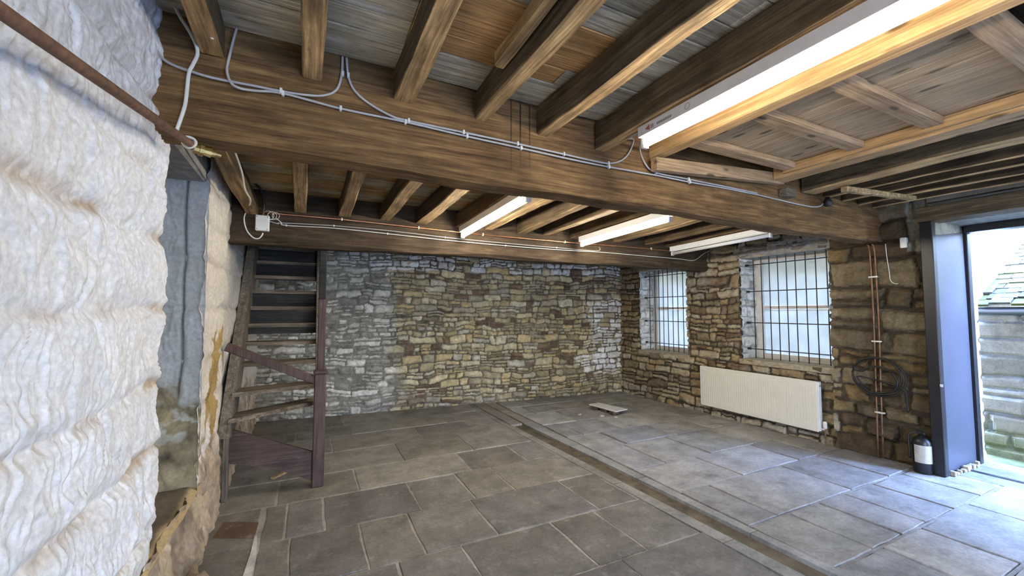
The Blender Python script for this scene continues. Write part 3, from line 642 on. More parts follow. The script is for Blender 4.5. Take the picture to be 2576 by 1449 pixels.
# ------------------------------------------------------------------ ceiling boards
def ceiling():
    rnd = random.Random(5)
    root = None
    for part, (ya, yb, za, zb, x0, x1) in enumerate(((-3.6, 2.26, 2.925, 2.915, -.75, 2.40), (-3.6, 2.26, 2.93, 2.92, 2.4, 5.9), (2.30, 7.2, 2.76, 2.70, -.75, 5.9))):
        mb = MB(); y = ya
        while y < yb:
            w = rnd.uniform(.14, .19); x = x0
            while x < x1:
                l = rnd.uniform(1.2, 3.2); xe = min(x1, x + l)
                zz = za + (zb - za) * (y - ya) / (yb - ya) + rnd.uniform(0, .008)
                k = rnd.uniform(.95, 1.45); c = (k, k, k * .98)
                if part == 0 and 1.40 < y < 1.90 and .3 < x < .9: c = (1.25, .80, .42)
                if part == 0 and 1.25 < y < 1.90 and x < .38: xe = .40 if y > 1.4 else xe
                if part == 0 and 1.40 < y < 1.90 and .3 < x < .9: xe = 1.32 + .1 * math.sin(y * 9)
                if part == 1: c = (.10, .075, .06)
                if part == 2: c = (k * .8, k * .76, k * .66) if rnd.random() < .75 else (k * .8, k * .6, k * .40)
                mb.box((x, y, zz), (xe - .003, min(yb, y + w) - .006, zz + .03), c, .003)
                x = xe
            y += w
        mb.box((x0, ya, max(za, zb) + .05), (x1, yb, max(za, zb) + .10), (.15, .12, .1))
        if root is None: root = mb.build('ceiling', M['board'], origin=(0, 0, 0), kind='structure')
        else: mb.build('ceiling_bay', M['board'], root)
    MB().box((-1.4, -3.8, 3.1), (6.6, 7.4, 3.3)).build('upper_floor', M['concrete'], root)
ceiling()

# ------------------------------------------------------------------ main beams
BY1, BY2 = 2.25, 4.45
def mbeam(y, x0, x1, zb0, zb1, h, d, seed, label, mat='beam'):
    b = MB(); b.timber((x0, y + d / 2, zb0), (x1, y + d / 2, zb1), d, h, seed, .006, .10, .022)
    return b.build('ceiling_beam', M[mat], label=label, cat='beam', group='main ceiling beams', kind='thing')
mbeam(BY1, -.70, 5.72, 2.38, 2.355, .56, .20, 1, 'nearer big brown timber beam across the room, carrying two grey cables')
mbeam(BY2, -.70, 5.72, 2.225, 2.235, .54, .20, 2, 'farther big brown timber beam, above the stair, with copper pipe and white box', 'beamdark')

# ------------------------------------------------------------------ joists
def joist(A, B, w, h, label, mat='joist', seed=0, wob=.005, group='old ceiling joists'):
    b = MB(); b.timber(A, B, w, h, seed, wob, .14, .007, col=(.52, .51, .50) if seed < 40 else ((.30, .27, .24) if seed < 50 else (.26, .24, .22)), under=(2.1, 1.8, 1.35) if seed < 60 else (1.15, 1.05, .9)) if mat == 'joist' else b.timber(A, B, w, h, seed, wob, .14, .007)  # sides tinted dark and undersides pale: grime, with shade and floor bounce painted in
    return b.build('ceiling_joist', M[mat], label=label, cat='joist', group=group, kind='thing')
NE = 2.245
near = [(-.475, -.42, .09, 2.765, 'brown joist in the near bay corner by the limewashed wall, white cables beside it'),
        (-.01, -.01, .095, 2.755, 'pale streaked joist, second from the limewashed wall, in front of the near beam'),
        (.445, .445, .10, 2.745, 'rough rounded brown joist, third from the limewashed wall, in the near bay'),
        (.89, .90, .09, 2.735, 'near joist with a small batten nailed to its side'),
        (1.345, 1.335, .09, 2.725, 'near joist with pale underside, between the batten joist and the lamp joist'),
        (1.785, 1.785, .085, 2.715, 'dark joist that carries the long near fluorescent lamp')]
for i, (xn, xf, w, z, lab) in enumerate(near):
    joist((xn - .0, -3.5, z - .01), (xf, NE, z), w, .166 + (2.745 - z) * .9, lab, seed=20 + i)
joist((2.29, -3.5, 2.725), (2.29, NE, 2.735), .10, .18, 'new orange pine joist lit by the long near lamp', 'pine', 30, .001, 'new pine joists')
joist((3.64, -3.5, 2.715), (3.64, 2.135, 2.725), .17, .14, 'knotty orange pine trimmer on the window side of the boarded hatch', 'pine', 31, .001, 'new pine joists')
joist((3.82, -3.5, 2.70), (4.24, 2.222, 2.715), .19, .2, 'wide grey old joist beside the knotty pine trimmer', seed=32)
rj = [((2306, 471), (2576, 414.6)), ((2143, 526), (2576, 445.6)), ((2188, 535.7), (2576, 472)), ((2312, 536), (2576, 493.5))]
labs = ['first thin dark joist toward the door from the wide grey joist', 'second thin dark joist toward the door from the wide grey joist', 'third thin dark joist toward the door from the wide grey joist', 'thin dark joist nearest the doorway lintel']
for i, (x0, lab) in enumerate(zip((4.55, 4.86, 5.17, 5.46), labs)):
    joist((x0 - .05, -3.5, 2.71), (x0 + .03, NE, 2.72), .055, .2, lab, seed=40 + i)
MB().timber((4.22, 1.93, 2.656), (5.18, 1.80, 2.656), .05, .045, 44, .002, .2, .004, col=(1.6, 1.5, 1.3)).build('cross_brace', M['joist'], label='thin pale timber lath crossing under the dark joists near the doorway', cat='lath', kind='thing')

fz0, fz1 = 2.60, 2.55
far = [(.0, 'narrow brown joist in the far bay, second from the left wall'), (.31, 'third joist from the left wall in the far bay'), (.71, 'fourth joist from the left wall in the far bay'),
       (1.09, 'joist with a pale bright underside, next left of the left far lamp'), (1.53, 'joist that carries the left lamp of the far bay'), (1.885, 'lit joist just right of the left lamp of the far bay'),
       (2.31, 'second joist right of the left lamp of the far bay'), (2.67, 'slim joist two before the middle lamp of the far bay'), (3.09, 'joist that carries the middle lamp of the far bay'),
       (3.80, 'lit joist just right of the middle lamp of the far bay'), (4.37, 'dark joist just left of the unlit lamp'), (4.76, 'joist that carries the unlit lamp'), (5.36, 'last joist of the far bay, along the window wall')]
wid = {0: .10, 1: .105, 2: .11, 3: .125}
xnear = {0: -.055, 1: .30, 2: .73, 3: 1.12}
for i, (x, lab) in enumerate(far):
    xn = xnear.get(i, x); xf = x if i > 3 else [-.09, .31, .705, 1.085][i]
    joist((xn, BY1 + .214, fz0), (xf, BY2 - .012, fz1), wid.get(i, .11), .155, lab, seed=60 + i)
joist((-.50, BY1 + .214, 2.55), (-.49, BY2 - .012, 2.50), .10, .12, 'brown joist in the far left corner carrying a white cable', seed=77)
# joists continue past the far beam, unseen ends over the stair
# ------------------------------------------------------------------ timber details in the near bay
MB().timber((.815, .6, 2.80), (.815, 1.80, 2.80), .05, .075, 81, .003, col=(1.7, 1.5, 1.15)).build('nailed_batten', M['joist'], label='short sawn batten nailed to the side of a near joist', cat='batten', kind='thing')
MB().timber((2.22, 2.178, 2.615), (3.72, 2.172, 2.715), .058, .095, 82, .001, .2, .004).build('pine_nogging', M['pinex'], label='short length of orange pine lying along the near beam under the hatch', cat='nogging', kind='thing')
MB().box((3.80, 2.17, 2.63), (3.95, 2.245, 2.705), None, .006).build('wood_block', M['stair'], label='small dark wood block on the beam at the corner of the hatch', cat='block', kind='thing')
hp = empty('hatch_panel', (2.95, 1.3, 2.75), 'pine boarded hatch panel between the lit pine joist and the knotty trimmer', 'hatch')
b = MB(); x = 2.35
while x < 3.52:
    b.box((x, .62, 2.815), (min(3.545, x + .118), 2.05, 2.837), (1, 1, 1), .003); x += .121
b.build('board', M['pineboard'], hp)
for y in (.60, 1.11, 1.52, 1.98):
    MB().box((2.345, y - .05, 2.765), (3.515, y + .05, 2.812), None, .004).build('batten', M['pinex'], hp)
MB().box((3.52, .6, 2.745), (3.553, 2.04, 2.812), None, .003).build('ledger', M['pine'], hp)
MB().timber((2.35, .38, 2.76), (3.54, .30, 2.76), .09, .1, 84, .001).build('nogging', M['pinex'], hp)

# ------------------------------------------------------------------ fluorescent lamps
def lamp(x, y0, y1, ztop, label, lit=True, mark=False, slope=0.0):
    ztop -= .008
    root = empty('ceiling_lamp', (x, (y0 + y1) / 2, ztop), label, 'lamp', 'fluorescent batten lamps')
    zt = lambda y: ztop + slope * (y - y1)
    def bar(bx0, bx1, z0, z1, a, c, mat, nm, ch=.004):
        vs = [(bx0, a, zt(a) + z0), (bx1, a, zt(a) + z0), (bx1, a, zt(a) + z1), (bx0, a, zt(a) + z1)]
        m_ = MB().prism(vs, (0, c - a, zt(c) - zt(a))); return m_.build(nm, M[mat], root)
    bar(x - .04, x + .04, -.062, 0, y0, y1, 'white', 'spine')
    bar(x - .026, x + .026, -.070, -.0625, y0 + .03, y1 - .03, 'white', 'reflector')
    for a, c in ((y0 + .004, y0 + .024), (y1 - .024, y1 - .004)): bar(x - .02, x + .02, -.125, -.0705, a, c, 'white', 'lamp_holder')
    b = MB(); b.tube([(x, y0 + .025, zt(y0) - .097), (x, y1 - .025, zt(y1) - .097)], .022, 16)
    b.build('tube', M[('glow' if mark else 'glow_far') if lit else 'white'], root, smooth=True)
    if mark:
        b = MB(); X0 = x - .0405
        b.prism([(X0, y1 - .06, zt(y1) - .033), (X0, y1 - .095, zt(y1) - .016), (X0, y1 - .095, zt(y1) - .05)], (-.0006, 0, 0), mi=0)
        for k in range(2): b.box((X0 - .0006, y1 - .105 - k * .012, ztop - .045), (X0, y1 - .112 - k * .012, ztop - .022), mi=0)
        b.build('red_mark', M['redprint'], root)
        b = MB()
        for k in range(9): b.box((X0 - .0006, y1 - .15 - k * .012, ztop - .042), (X0, y1 - .158 - k * .012, ztop - .028))
        b.build('small_lettering', M['print'], root)
        b = MB(); b.tube([(X0, y1 - .36 + .016 * math.cos(t * .3), ztop - .03 + .016 * math.sin(t * .3)) for t in range(21)], .0012, 6, closed=True); b.build('knockout', M['print'], root)
    return root
lamp(1.79, .02, 1.84, 2.708, 'long lit fluorescent lamp nearest the camera, under a dark joist', mark=True)
lamp(1.53, 2.80, 4.36, 2.548, 'lit fluorescent lamp in the far bay, left of the other two', slope=-.025)
lamp(3.09, 2.83, 4.28, 2.548, 'lit fluorescent lamp in the far bay, between the left lamp and the unlit one', slope=-.025)
lamp(4.76, 2.90, 4.36, 2.545, 'unlit white fluorescent lamp near the barred windows', lit=False, slope=-.025)

# ------------------------------------------------------------------ cables and pipes on the near beam
YC = BY1 - .022
def pp(pts, ax='Y', v=YC):
    q = [at(x, y, ax, v) for x, y in pts]
    return [(a, b_, min(c, 2.905)) for a, b_, c in q]
def cable(name, pts, r, mat, label, cat, clips=(), clipmat='offwhite', smooth=6, group=None, clipr=None):
    b = MB(); b.tube(pts, r, 8, smooth=smooth)
    o = b.build(name, M[mat], smooth=True, label=label, cat=cat, group=group)
    for c in clips:
        MB().box((c[0] - .006, c[1] - r - .004, c[2] - (clipr or .013)), (c[0] + .006, c[1] + r + .004, c[2] + (clipr or .013)), None, .002).build('cable_clip', M[clipmat], o)
    return o
cable('electric_cable', pp([(372, 0), (385, 60), (394, 118), (405, 142), (430, 161), (478, 179), (540, 197), (640, 216), (705, 229), (770, 239), (815, 240), (846, 226), (859, 190), (862, 130)]), .006, 'grey_cable',
      'grey cable from the left wall corner, looping up to the boards past the pale joist', 'cable', pp([(707, 229), (862, 186)]))
cable('electric_cable', pp([(596, 52), (590, 90), (575, 150), (571, 178), (580, 206), (600, 221)], v=YC - .014) + pp([(640, 228), (712, 235), (857, 273), (1020, 307), (1175, 343), (1311, 373), (1423, 398), (1532, 420), (1650, 441), (1735, 458), (1815, 472), (1905, 490), (2040, 520), (2072, 512)]), .006, 'grey_cable',
      'lower grey cable clipped along the near beam to the black sensor', 'cable', pp([(712, 235), (857, 273), (1020, 307), (1175, 343), (1311, 373), (1532, 420), (1735, 458)]))
cable('electric_cable', pp([(872, 130), (876, 190), (890, 225), (925, 258), (985, 292), (1028, 304), (1166, 333), (1302, 362), (1418, 388), (1490, 404), (1530, 411), (1560, 405), (1582, 385), (1594, 352)]) + [(1.80, 1.98, 2.70), (1.79, 1.86, 2.69)], .006, 'grey_cable',
      'upper grey cable clipped along the near beam and up to the long lamp', 'cable', pp([(876, 190), (1028, 304), (1166, 333), (1302, 362), (1418, 388), (1530, 411)]))
cable('electric_cable', [(1.81, 1.86, 2.66)] + pp([(1609, 372), (1622, 410), (1650, 434), (1732, 451), (1812, 467), (1905, 486)]), .006, 'grey_cable',
      'grey cable dropping from the end of the long lamp to the beam', 'cable', pp([(1650, 434), (1732, 451)]))
sx = at(2082, 508, 'Y', 2.2)
so = MB().lathe((sx[0], 2.20, sx[2] - .045), [(.02, 0), (.036, .02), (.038, .05), (.022, .075), (.02, .09)], 16).build('sensor', M['black'], smooth=True, label='small black sensor on top of the near beam by the dark joists', cat='sensor')
wc = [at(x, y, 'Y', 2.21) for x, y in ((428, -12), (452, 40), (470, 68), (490, 105), (497, 135), (484, 165), (475, 185), (469, 240), (464, 270), (448, 318), (441, 338))]
ro = MB().tube(wc, .0075, 8, smooth=6).build('white_cable', M['white_cable'], smooth=True, label='thick white cable hanging over the left end of the near beam', cat='cable')
cable('white_cable', [at(x, y, 'Y', 2.1) for x, y in ((500, -8), (520, 55), (533, 97), (534, 80), (537, 38))], .005, 'white_cable', 'short white cable running up beside the corner joist', 'cable', smooth=4)

# rusty pipe with brass valve
rp = empty('water_pipe', (-.54, 1.2, 2.2), 'brown rusty pipe along the limewashed wall ending in a brass valve', 'pipe')
pA = Vector(at(-6, 22, 'X', -.545)); pB = Vector(at(482, 364, 'Y', 2.27)); ext = pA - (pB - pA) * .8
MB().tube([ext, pA, pB], .0165, 14).build('pipe_run', M['rust'], rp, smooth=True)
v0 = Vector(at(487, 372, 'Y', 2.29)); v1 = Vector(at(556, 391, 'Y', 2.33)); vv = lambda t: v0 + (v1 - v0) * t
MB().tube([vv(0), vv(.18), vv(.19), vv(.34), vv(.35), vv(.62), vv(.63), vv(.78), vv(.79), vv(1.0)], [.023, .023, .029, .029, .020, .025, .017, .017, .010, .010], 10).build('valve', M['brass'], rp)
c0 = Vector(at(476, 358, 'Y', 2.255)); b = MB()
b.tube([c0 + Vector((.024 * math.cos(t), .006 * math.sin(t * 2), .024 * math.sin(t))) for t in [k * math.pi / 8 for k in range(16)]], .0065, 8, closed=True)
b.build('white_tie', M['white_cable'], rp, smooth=True)

# far beam: copper pipe, two cables, junction box
YF = BY2 - .020
cable('copper_pipe', pp([(640, 533), (860, 552), (1053, 573), (1215, 590), (1421, 609), (1600, 623), (1705, 633)], v=YF - .004), .0085, 'copper', 'bright copper pipe along the top of the far beam', 'pipe', pp([(860, 552), (1053, 573), (1215, 590), (1421, 609), (1638, 626)], v=YF - .004), smooth=3, clipr=.015)
cable('electric_cable', pp([(676, 556), (700, 563), (712, 561), (840, 568), (975, 580), (1120, 597), (1272, 612), (1400, 623), (1500, 631), (1508, 622)], v=YF), .0045, 'grey_cable', 'upper thin cable on the far beam under the copper pipe', 'cable', pp([(840, 568), (1120, 597), (1400, 623)], v=YF), clipr=.009)
cable('electric_cable', pp([(695, 549), (708, 560), (720, 567), (840, 574), (975, 588), (1120, 604), (1272, 618), (1400, 628), (1520, 635), (1600, 642), (1705, 651), (1745, 655), (1768, 640), (1790, 628)], v=YF), .0045, 'white_cable', 'lower thin cable along the whole far beam', 'cable', pp([(720, 567), (975, 588), (1272, 618)], v=YF), clipr=.009)
jb = at(661, 563, 'Y', YF); jo = empty('junction_box', (jb[0], YF, jb[2] - .06), 'square white junction box at the left end of the far beam', 'box')
MB().box((jb[0] - .055, YF - .05, jb[2] - .072), (jb[0] + .055, BY2 - .012, jb[2] + .072), None, .006).build('box_body', M['offwhite'], jo)
for sxx in (-1, 1):
    for sz in (-1, 1): MB().cyl((jb[0] + sxx * .042, YF - .0525, jb[2] + sz * .058), (jb[0] + sxx * .042, YF - .05, jb[2] + sz * .058), .005, 10).build('cover_screw', M['print'], jo)
cable('white_cable', [at(590, 380, 'Z', 2.505), at(608, 432, 'Z', 2.49), at(617, 478, 'Z', 2.473), at(630, 503, 'Z', 2.460)] + pp([(624, 524), (614, 548), (620, 578), (636, 597), (650, 600), (659, 592), (661, 586)], v=YF - .03), .006, 'white_cable', 'white cable from the corner joist curling into the junction box', 'cable', smooth=5)
cable('black_cable', [at(x, y, 'Y', 4.30) for x, y in ((635, 458), (655, 475), (664, 505), (662, 535))], .010, 'black', 'black cable loop behind the corner joist above the junction box', 'cable', smooth=5)
b = MB()
jc = at(688, 543, 'Y', YF - .01)
for k in range(3): b.tube([(jc[0] - .04 + .03 * k + (.045 - .008 * k) * math.cos(t * .5), jc[1] - .004 * k, jc[2] + (.042 - .004 * k) * math.sin(t * .5)) for t in range(12)], .0028, 6, closed=True)
b.build('cable_loops', M['white_cable'], smooth=True, label='small coil of thin white wire above the junction box', cat='wire')

# ------------------------------------------------------------------ staircase
st = empty('staircase', (-.25, 4.8, 0), 'steep dark wooden stair with open lower treads and brown newel post', 'staircase')
MB().box((.07, 4.24, 0), (.17, 4.34, 1.02), None, .008).build('newel_post', M['brownpaint'], st)
MB().box((.062, 4.232, 1.02), (.178, 4.348, 1.05), None, .008).build('newel_cap', M['brownpaint'], st)
b = MB(); b.prism([(-.58, 4.275, .60), (-.58, 4.275, .31), (-.2, 4.275, .215), (-.185, 4.275, .19), (.069, 4.275, .055), (.069, 4.275, .315)], (0, .035, 0)); b.build('string_board', M['brownboard'], st)
MB().box((-.615, 4.26, .0), (-.572, 4.33, .56), None, .005).build('short_leg', M['stairz'], st)
b = MB(); b.timber((-.635, 4.28, 1.265), (.068, 4.28, .925), .05, .075, 3, .001, .2, .014); b.build('handrail', M['brownpaint'], st)
b = MB(); b.box((.095, 4.52, .0), (.165, 4.585, 1.72), None, .006); b.build('side_post', M['brownpaint'], st)
b = MB(); b.box((.095, 4.53, 1.72), (.16, 4.585, 2.205), None, .006); b.build('upper_post', M['riser'], st)
b = MB(); b.prism([(-.555, 4.12, .56), (-.555, 4.42, .50), (-.555, 6.0, 2.32), (-.555, 6.0, 2.68), (-.555, 5.80, 2.68)], (-.08, 0, 0)); b.build('wall_string', M['stairz'], st)
b = MB(); b.prism([(.088, 4.60, .84), (.088, 4.80, .80), (.088, 6.0, 2.28), (.088, 6.0, 2.68), (.088, 5.9, 2.68)], (.036, 0, 0)); b.build('outer_string', M['stairz'], st)
def tread(p, q, z, d=.21, t=.038):
    b = MB(); b.prism([(p[0], p[1], z), (q[0], q[1], z), (q[0], q[1] + d, z), (p[0], p[1] + d, z)], (0, 0, -t)); b.build('tread', M['stair'], st)
tread((-.573, 4.18), (.075, 4.63), .70, .25); tread((-.573, 4.34), (.086, 4.53), .89, .26)
ty = [(4.76, 1.10), (4.98, 1.285), (5.11, 1.47), (5.26, 1.655), (5.39, 1.84), (5.53, 2.015), (5.68, 2.20), (5.84, 2.39)]
for k, (y, z) in enumerate(ty):
    tread((-.573, y), (.086, y + .01), z)
    if k in (2, 3, 5, 6): MB().box((-.573, y + .13, z + .001), (.086, y + .145, ty[k + 1][1] - .04)).build('riser', M['riser'], st)
    if k == 1: MB().box((-.573, y + .13, z + .075), (.086, y + .145, ty[k + 1][1] - .04)).build('riser', M['riser'], st)
b = MB(); b.timber((-.26, 4.62, .002), (.08, 5.02, .002), .05, .02, 5, .001); b.build('floor_batten', M['pineboard'], st)

# ------------------------------------------------------------------ windows in the right wall
def window(n, W, xf):
    y0, y1, z0, z1 = W
    r = empty('window_%d' % n, (xf, (y0 + y1) / 2, z0), kind='structure')
    sx0 = XR - .028
    b = MB(); b.box((sx0, y0 - .02, z0 - .075), (6.42, y1 + .03, z0), None, .008); b.build('window_sill', M['sillstone'], r)
    fy0, fy1 = y0 + .02, y1 - .004
    b = MB()
    b.box((xf, fy1 - .10, z0), (xf + .09, fy1, z1 + .03), None, .004); b.box((xf, fy0 - .03, z0), (xf + .09, fy0 + .06, z1 + .03), None, .004)
    b.box((xf, fy0 + .06, z0), (xf + .09, fy1 - .10, z0 + .075), None, .004); b.box((xf, fy0 + .06, z1 - .05), (xf + .09, fy1 - .10, z1 + .03), None, .004)
    b.build('window_frame', M['winwood'], r)
    zm = 1.655
    b = MB(); b.box((xf + .02, fy0 + .062, zm - .024), (xf + .07, fy1 - .102, zm + .024), None, .004)
    b.build('transom', M['winwood'], r)
    for a, c in ((z0 + .077, zm - .026), (zm + .026, z1 - .052)):
        MB().box((xf + .045, fy0 + .062, a), (xf + .051, fy1 - .102, c)).build('pane', M['frost'], r)
    return r
window(1, W1, 5.985); window(2, W2, 5.985)
def grille(W, xg, rails, bars, label):
    y0, y1, z0, z1 = W
    g = empty('window_grille', (xg, (y0 + y1) / 2, z0), label, 'grille', 'iron window grilles')
    for z in rails:
        o = MB().tube([(xg, y0 - .01, z), (xg, y1 - .035, z)], .0065, 8).build('rail', M['iron'], g)
        MB().box((xg - .014, y1 - .055, z - .016), (xg + .012, y1 + .0, z + .016), None, .005).build('fixing_lug', M['iron'], o)
    for y in bars: MB().tube([(xg - .013, y, z0 + .012), (xg - .013, y, z1 + .0)], .0065, 8).build('bar', M['iron'], g)
    return g
grille(W2, 5.78, (1.06, 1.435, 1.885, 2.27), (3.80, 3.685, 3.57, 3.455, 3.34, 3.225, 3.10, 2.98, 2.855), 'black iron bar grille over the larger window above the radiator')
grille(W1, 5.78, (1.02, 1.42, 1.855, 2.25), (5.83, 5.70, 5.60, 5.50, 5.395, 5.285, 5.175, 5.06, 4.955), 'black iron bar grille over the smaller window beside the far corner')

# ------------------------------------------------------------------ radiator
ra = empty('radiator', (5.57, 3.72, .15), 'long cream panel radiator below the larger barred window', 'radiator')
b = MB(); b.box((5.53, 2.90, .15), (5.548, 4.55, .752), None, .006)
y = 2.945
while y < 4.50:
    b.prism([(5.5302, y, .215), (5.5302, y + .022, .215), (5.5302, y + .022, .70), (5.5302, y, .70)], (-.0035, 0, 0)); y += .033
b.build('front_panel', M['cream'], ra)
MB().box((5.585, 2.90, .15), (5.60, 4.55, .745), None, .005).build('back_panel', M['cream'], ra)
for y in (2.885, 4.551): MB().box((5.535, y, .165), (5.595, y + .014, .748), None, .004).build('end_grille', M['white'], ra)
b = MB(); b.box((5.549, 2.90, .738), (5.584, 4.55, .745)); b.build('top_grille', M['cream'], ra)
MB().cyl((5.565, 2.876, .70), (5.565, 2.886, .70), .011, 12).build('bleed_plug', M['print'], ra)
vo = MB().tube([(5.565, 2.845, .20), (5.565, 2.845, .215), (5.565, 2.845, .27), (5.565, 2.845, .285)], [.014, .021, .021, .015], 14).build('valve', M['offwhite'], ra, smooth=True)
MB().tube([(5.565, 2.845, .0), (5.565, 2.845, .199)], .008, 10).build('pipe_tail', M['dullcopper'], vo)
MB().tube([(5.565, 2.883, .19), (5.565, 2.845, .19)], .009, 10).build('pipe_tail', M['offwhite'], vo)

# ------------------------------------------------------------------ right wall fittings
xw = XR - .045
for dy, lab in ((0.022, 'dull copper pipe running down the stone wall, window side of a pair'), (-.022, 'dull copper pipe running down the stone wall, door side of a pair')):
    b = MB(); b.tube([(xw, 2.345 + dy, 2.34), (xw, 2.32 + dy, 2.25), (xw, 2.315 + dy, 1.5), (xw, 2.325 + dy, .8), (xw, 2.335 + dy, .02)], .009, 10, smooth=3)
    o = b.build('copper_pipe', M['dullcopper'], smooth=True, label=lab, cat='pipe', group='pair of wall pipes')
    if dy < 0:
        for z in (1.98, 1.27, .50): MB().box((xw - .012, 2.28, z - .008), (xw + .02, 2.365, z + .008), None, .003).build('pipe_clip', M['offwhite'], o)
cable('white_cable', [(xw, 2.20, 2.33), (xw, 2.195, 2.2), (xw, 2.18, 2.02), (xw, 2.175, 1.94), (xw, 2.15, 1.90), (xw, 2.11, 1.89)], .004, 'white_cable', 'thin pale cable hanging on the stone beside the copper pipes', 'cable', smooth=4)
wb = MB().box((5.585, 2.02, 2.265), (5.64, 2.075, 2.375), None, .008).build('sensor_box', M['offwhite'], label='tiny white box on the wall at the end of the near beam', cat='box')
b = MB()
cl = [(.0, .0, .235, .205), (.012, .02, .215, .19), (-.006, -.035, .165, .15)]
pts = []
for k in range(3):
    oy, oz, ry, rz = cl[k]
    for t in range(14):
        a = 2 * math.pi * t / 14 + .6
        pts.append((5.585 - .012 * k, 2.315 + oy + ry * math.cos(a), .885 + oz + rz * math.sin(a)))
pts += [(5.58, 2.12, .80), (5.60, 2.09, .66), (5.60, 2.08, .56)]
b.tube(pts, .0095, 8, smooth=4); b.build('hose_coil', M['black'], smooth=True, label='coil of black hose hung on the stone wall between radiator and doorway', cat='hose')
# dark extinguisher by the door frame
ex = empty('fire_extinguisher', (5.53, 1.965, 0), 'dark cylinder with a pale paper label standing beside the door frame', 'extinguisher')
exc = (5.535, 1.965)
MB().lathe((exc[0], exc[1], 0), [(.066, 0), (.074, .008), (.074, .30), (.06, .335), (.03, .35), (.022, .37)], 24).build('body', M['blackpaint'], ex, smooth=True)
b = MB(); n = 14
a0, a1 = math.radians(150), math.radians(268)
vs = []
for k in range(n + 1):
    a = a0 + (a1 - a0) * k / n
    for z in (.105, .275): vs.append((exc[0] + .0752 * math.cos(a), exc[1] + .0752 * math.sin(a), z))
b.add(vs, [(2 * k, 2 * k + 2, 2 * k + 3, 2 * k + 1) for k in range(n)]); lo = b.build('paper_label', M['label'], ex)
b = MB()
for r_, z in enumerate((.262, .25, .24, .23, .22, .21, .20, .19)):
    k0 = 8; k1 = 8 + (3 if r_ == 0 else 2 + r_ % 2)
    for k in range(1, 3 + (r_ % 2)):
        a = a0 + (a1 - a0) * k / n; a_ = a0 + (a1 - a0) * (k + .8) / n
        b.add([(exc[0] + .0757 * math.cos(t), exc[1] + .0757 * math.sin(t), zz) for t in (a, a_) for zz in (z - .0022, z + .0022)], [(0, 2, 3, 1)])
b.build('label_print', M['print'], lo)
b = MB(); b.box((exc[0] - .012, exc[1] - .03, .37), (exc[0] + .012, exc[1] + .05, .40), None, .005); b.box((exc[0] - .01, exc[1] - .02, .405), (exc[0] + .01, exc[1] + .09, .42), None, .004); b.build('handle', M['black'], ex)
MB().tube([(exc[0], exc[1] + .03, .385), (exc[0] - .03, exc[1] + .085, .36), (exc[0] - .035, exc[1] + .088, .22), (exc[0] - .03, exc[1] + .085, .12)], .009, 8, smooth=4).build('hose', M['black'], ex, smooth=True)

# ------------------------------------------------------------------ doorway
dr = empty('door_1', (6.0, 1.82, 0), kind='structure')
b = MB(); b.box((5.55, 1.805, 0), (5.63, 1.90, 2.50), None, .006); b.build('door_post', M['blackpaint'], dr)
b = MB(); b.prism([(5.632, 1.83, .02), (6.375, 1.83, .0), (6.375, 1.83, 2.455), (5.632, 1.83, 2.36)], (0, .035, 0)); b.build('door_leaf', M['galv'], dr)
b = MB(); b.prism([(5.632, 1.832, 2.362), (6.375, 1.832, 2.457), (6.375, 1.832, 2.53), (5.632, 1.832, 2.53)], (0, .03, 0)); b.build('head_panel', M['concrete'], dr)
b = MB(); b.box((6.38, 1.80, -.04), (6.46, 1.90, 2.54), None, .006); b.build('outer_post', M['blackpaint'], dr)
b = MB(); b.box((6.30, -1.25, 2.44), (6.46, 1.80, 2.53), None, .006); b.build('door_head', M['blackpaint'], dr)
MB().box((5.543, 1.79, .865), (5.55, 1.812, .89), None, .002).build('latch', M['offwhite'], dr)
b = MB()
rnd = random.Random(9)
for k in range(9): 
    x = 5.66 + .075 * k + rnd.uniform(-.01, .01); b.box((x, 1.775 + rnd.uniform(-.01, .01), -.002), (x + rnd.uniform(.03, .06), 1.815, .02 + rnd.uniform(0, .03)), None, .006)
b.build('rubble_fill', M['sillstone'], dr)
# threshold
b = MB(); b.box((6.0, -1.25, -.05), (6.06, 1.79, .004), None, .004); b.build('door_track', M['iron'], dr)
b = MB(); b.box((6.10, -1.3, -.10), (6.62, 2.1, -.004), None, .01); b.build('threshold', M['concrete'], dr)
xs = np.arange(6.47, 6.60, .02); zs = np.arange(-.1, 2.6, .02); Xg, Zg = np.meshgrid(xs, zs)
Hq, kq, q1, q2, q3 = rubble(Xg - 6.4, Zg, 150, (.22, .34), (.2, .3), 2.7, .4, .02)
grid_mesh('outer_quoin', np.stack([Xg, 1.835 - Hq, Zg], -1), np.clip(pal(q1, [(.55, .53, .48), (.62, .6, .55), (.5, .47, .4)]), 0, 1), None, M['stone'], parent=dr)
MB().box((6.47, 1.84, -.2), (6.60, 2.4, 3.1), (.55, .52, .46)).build('outer_quoin', M['ashlar'], dr)

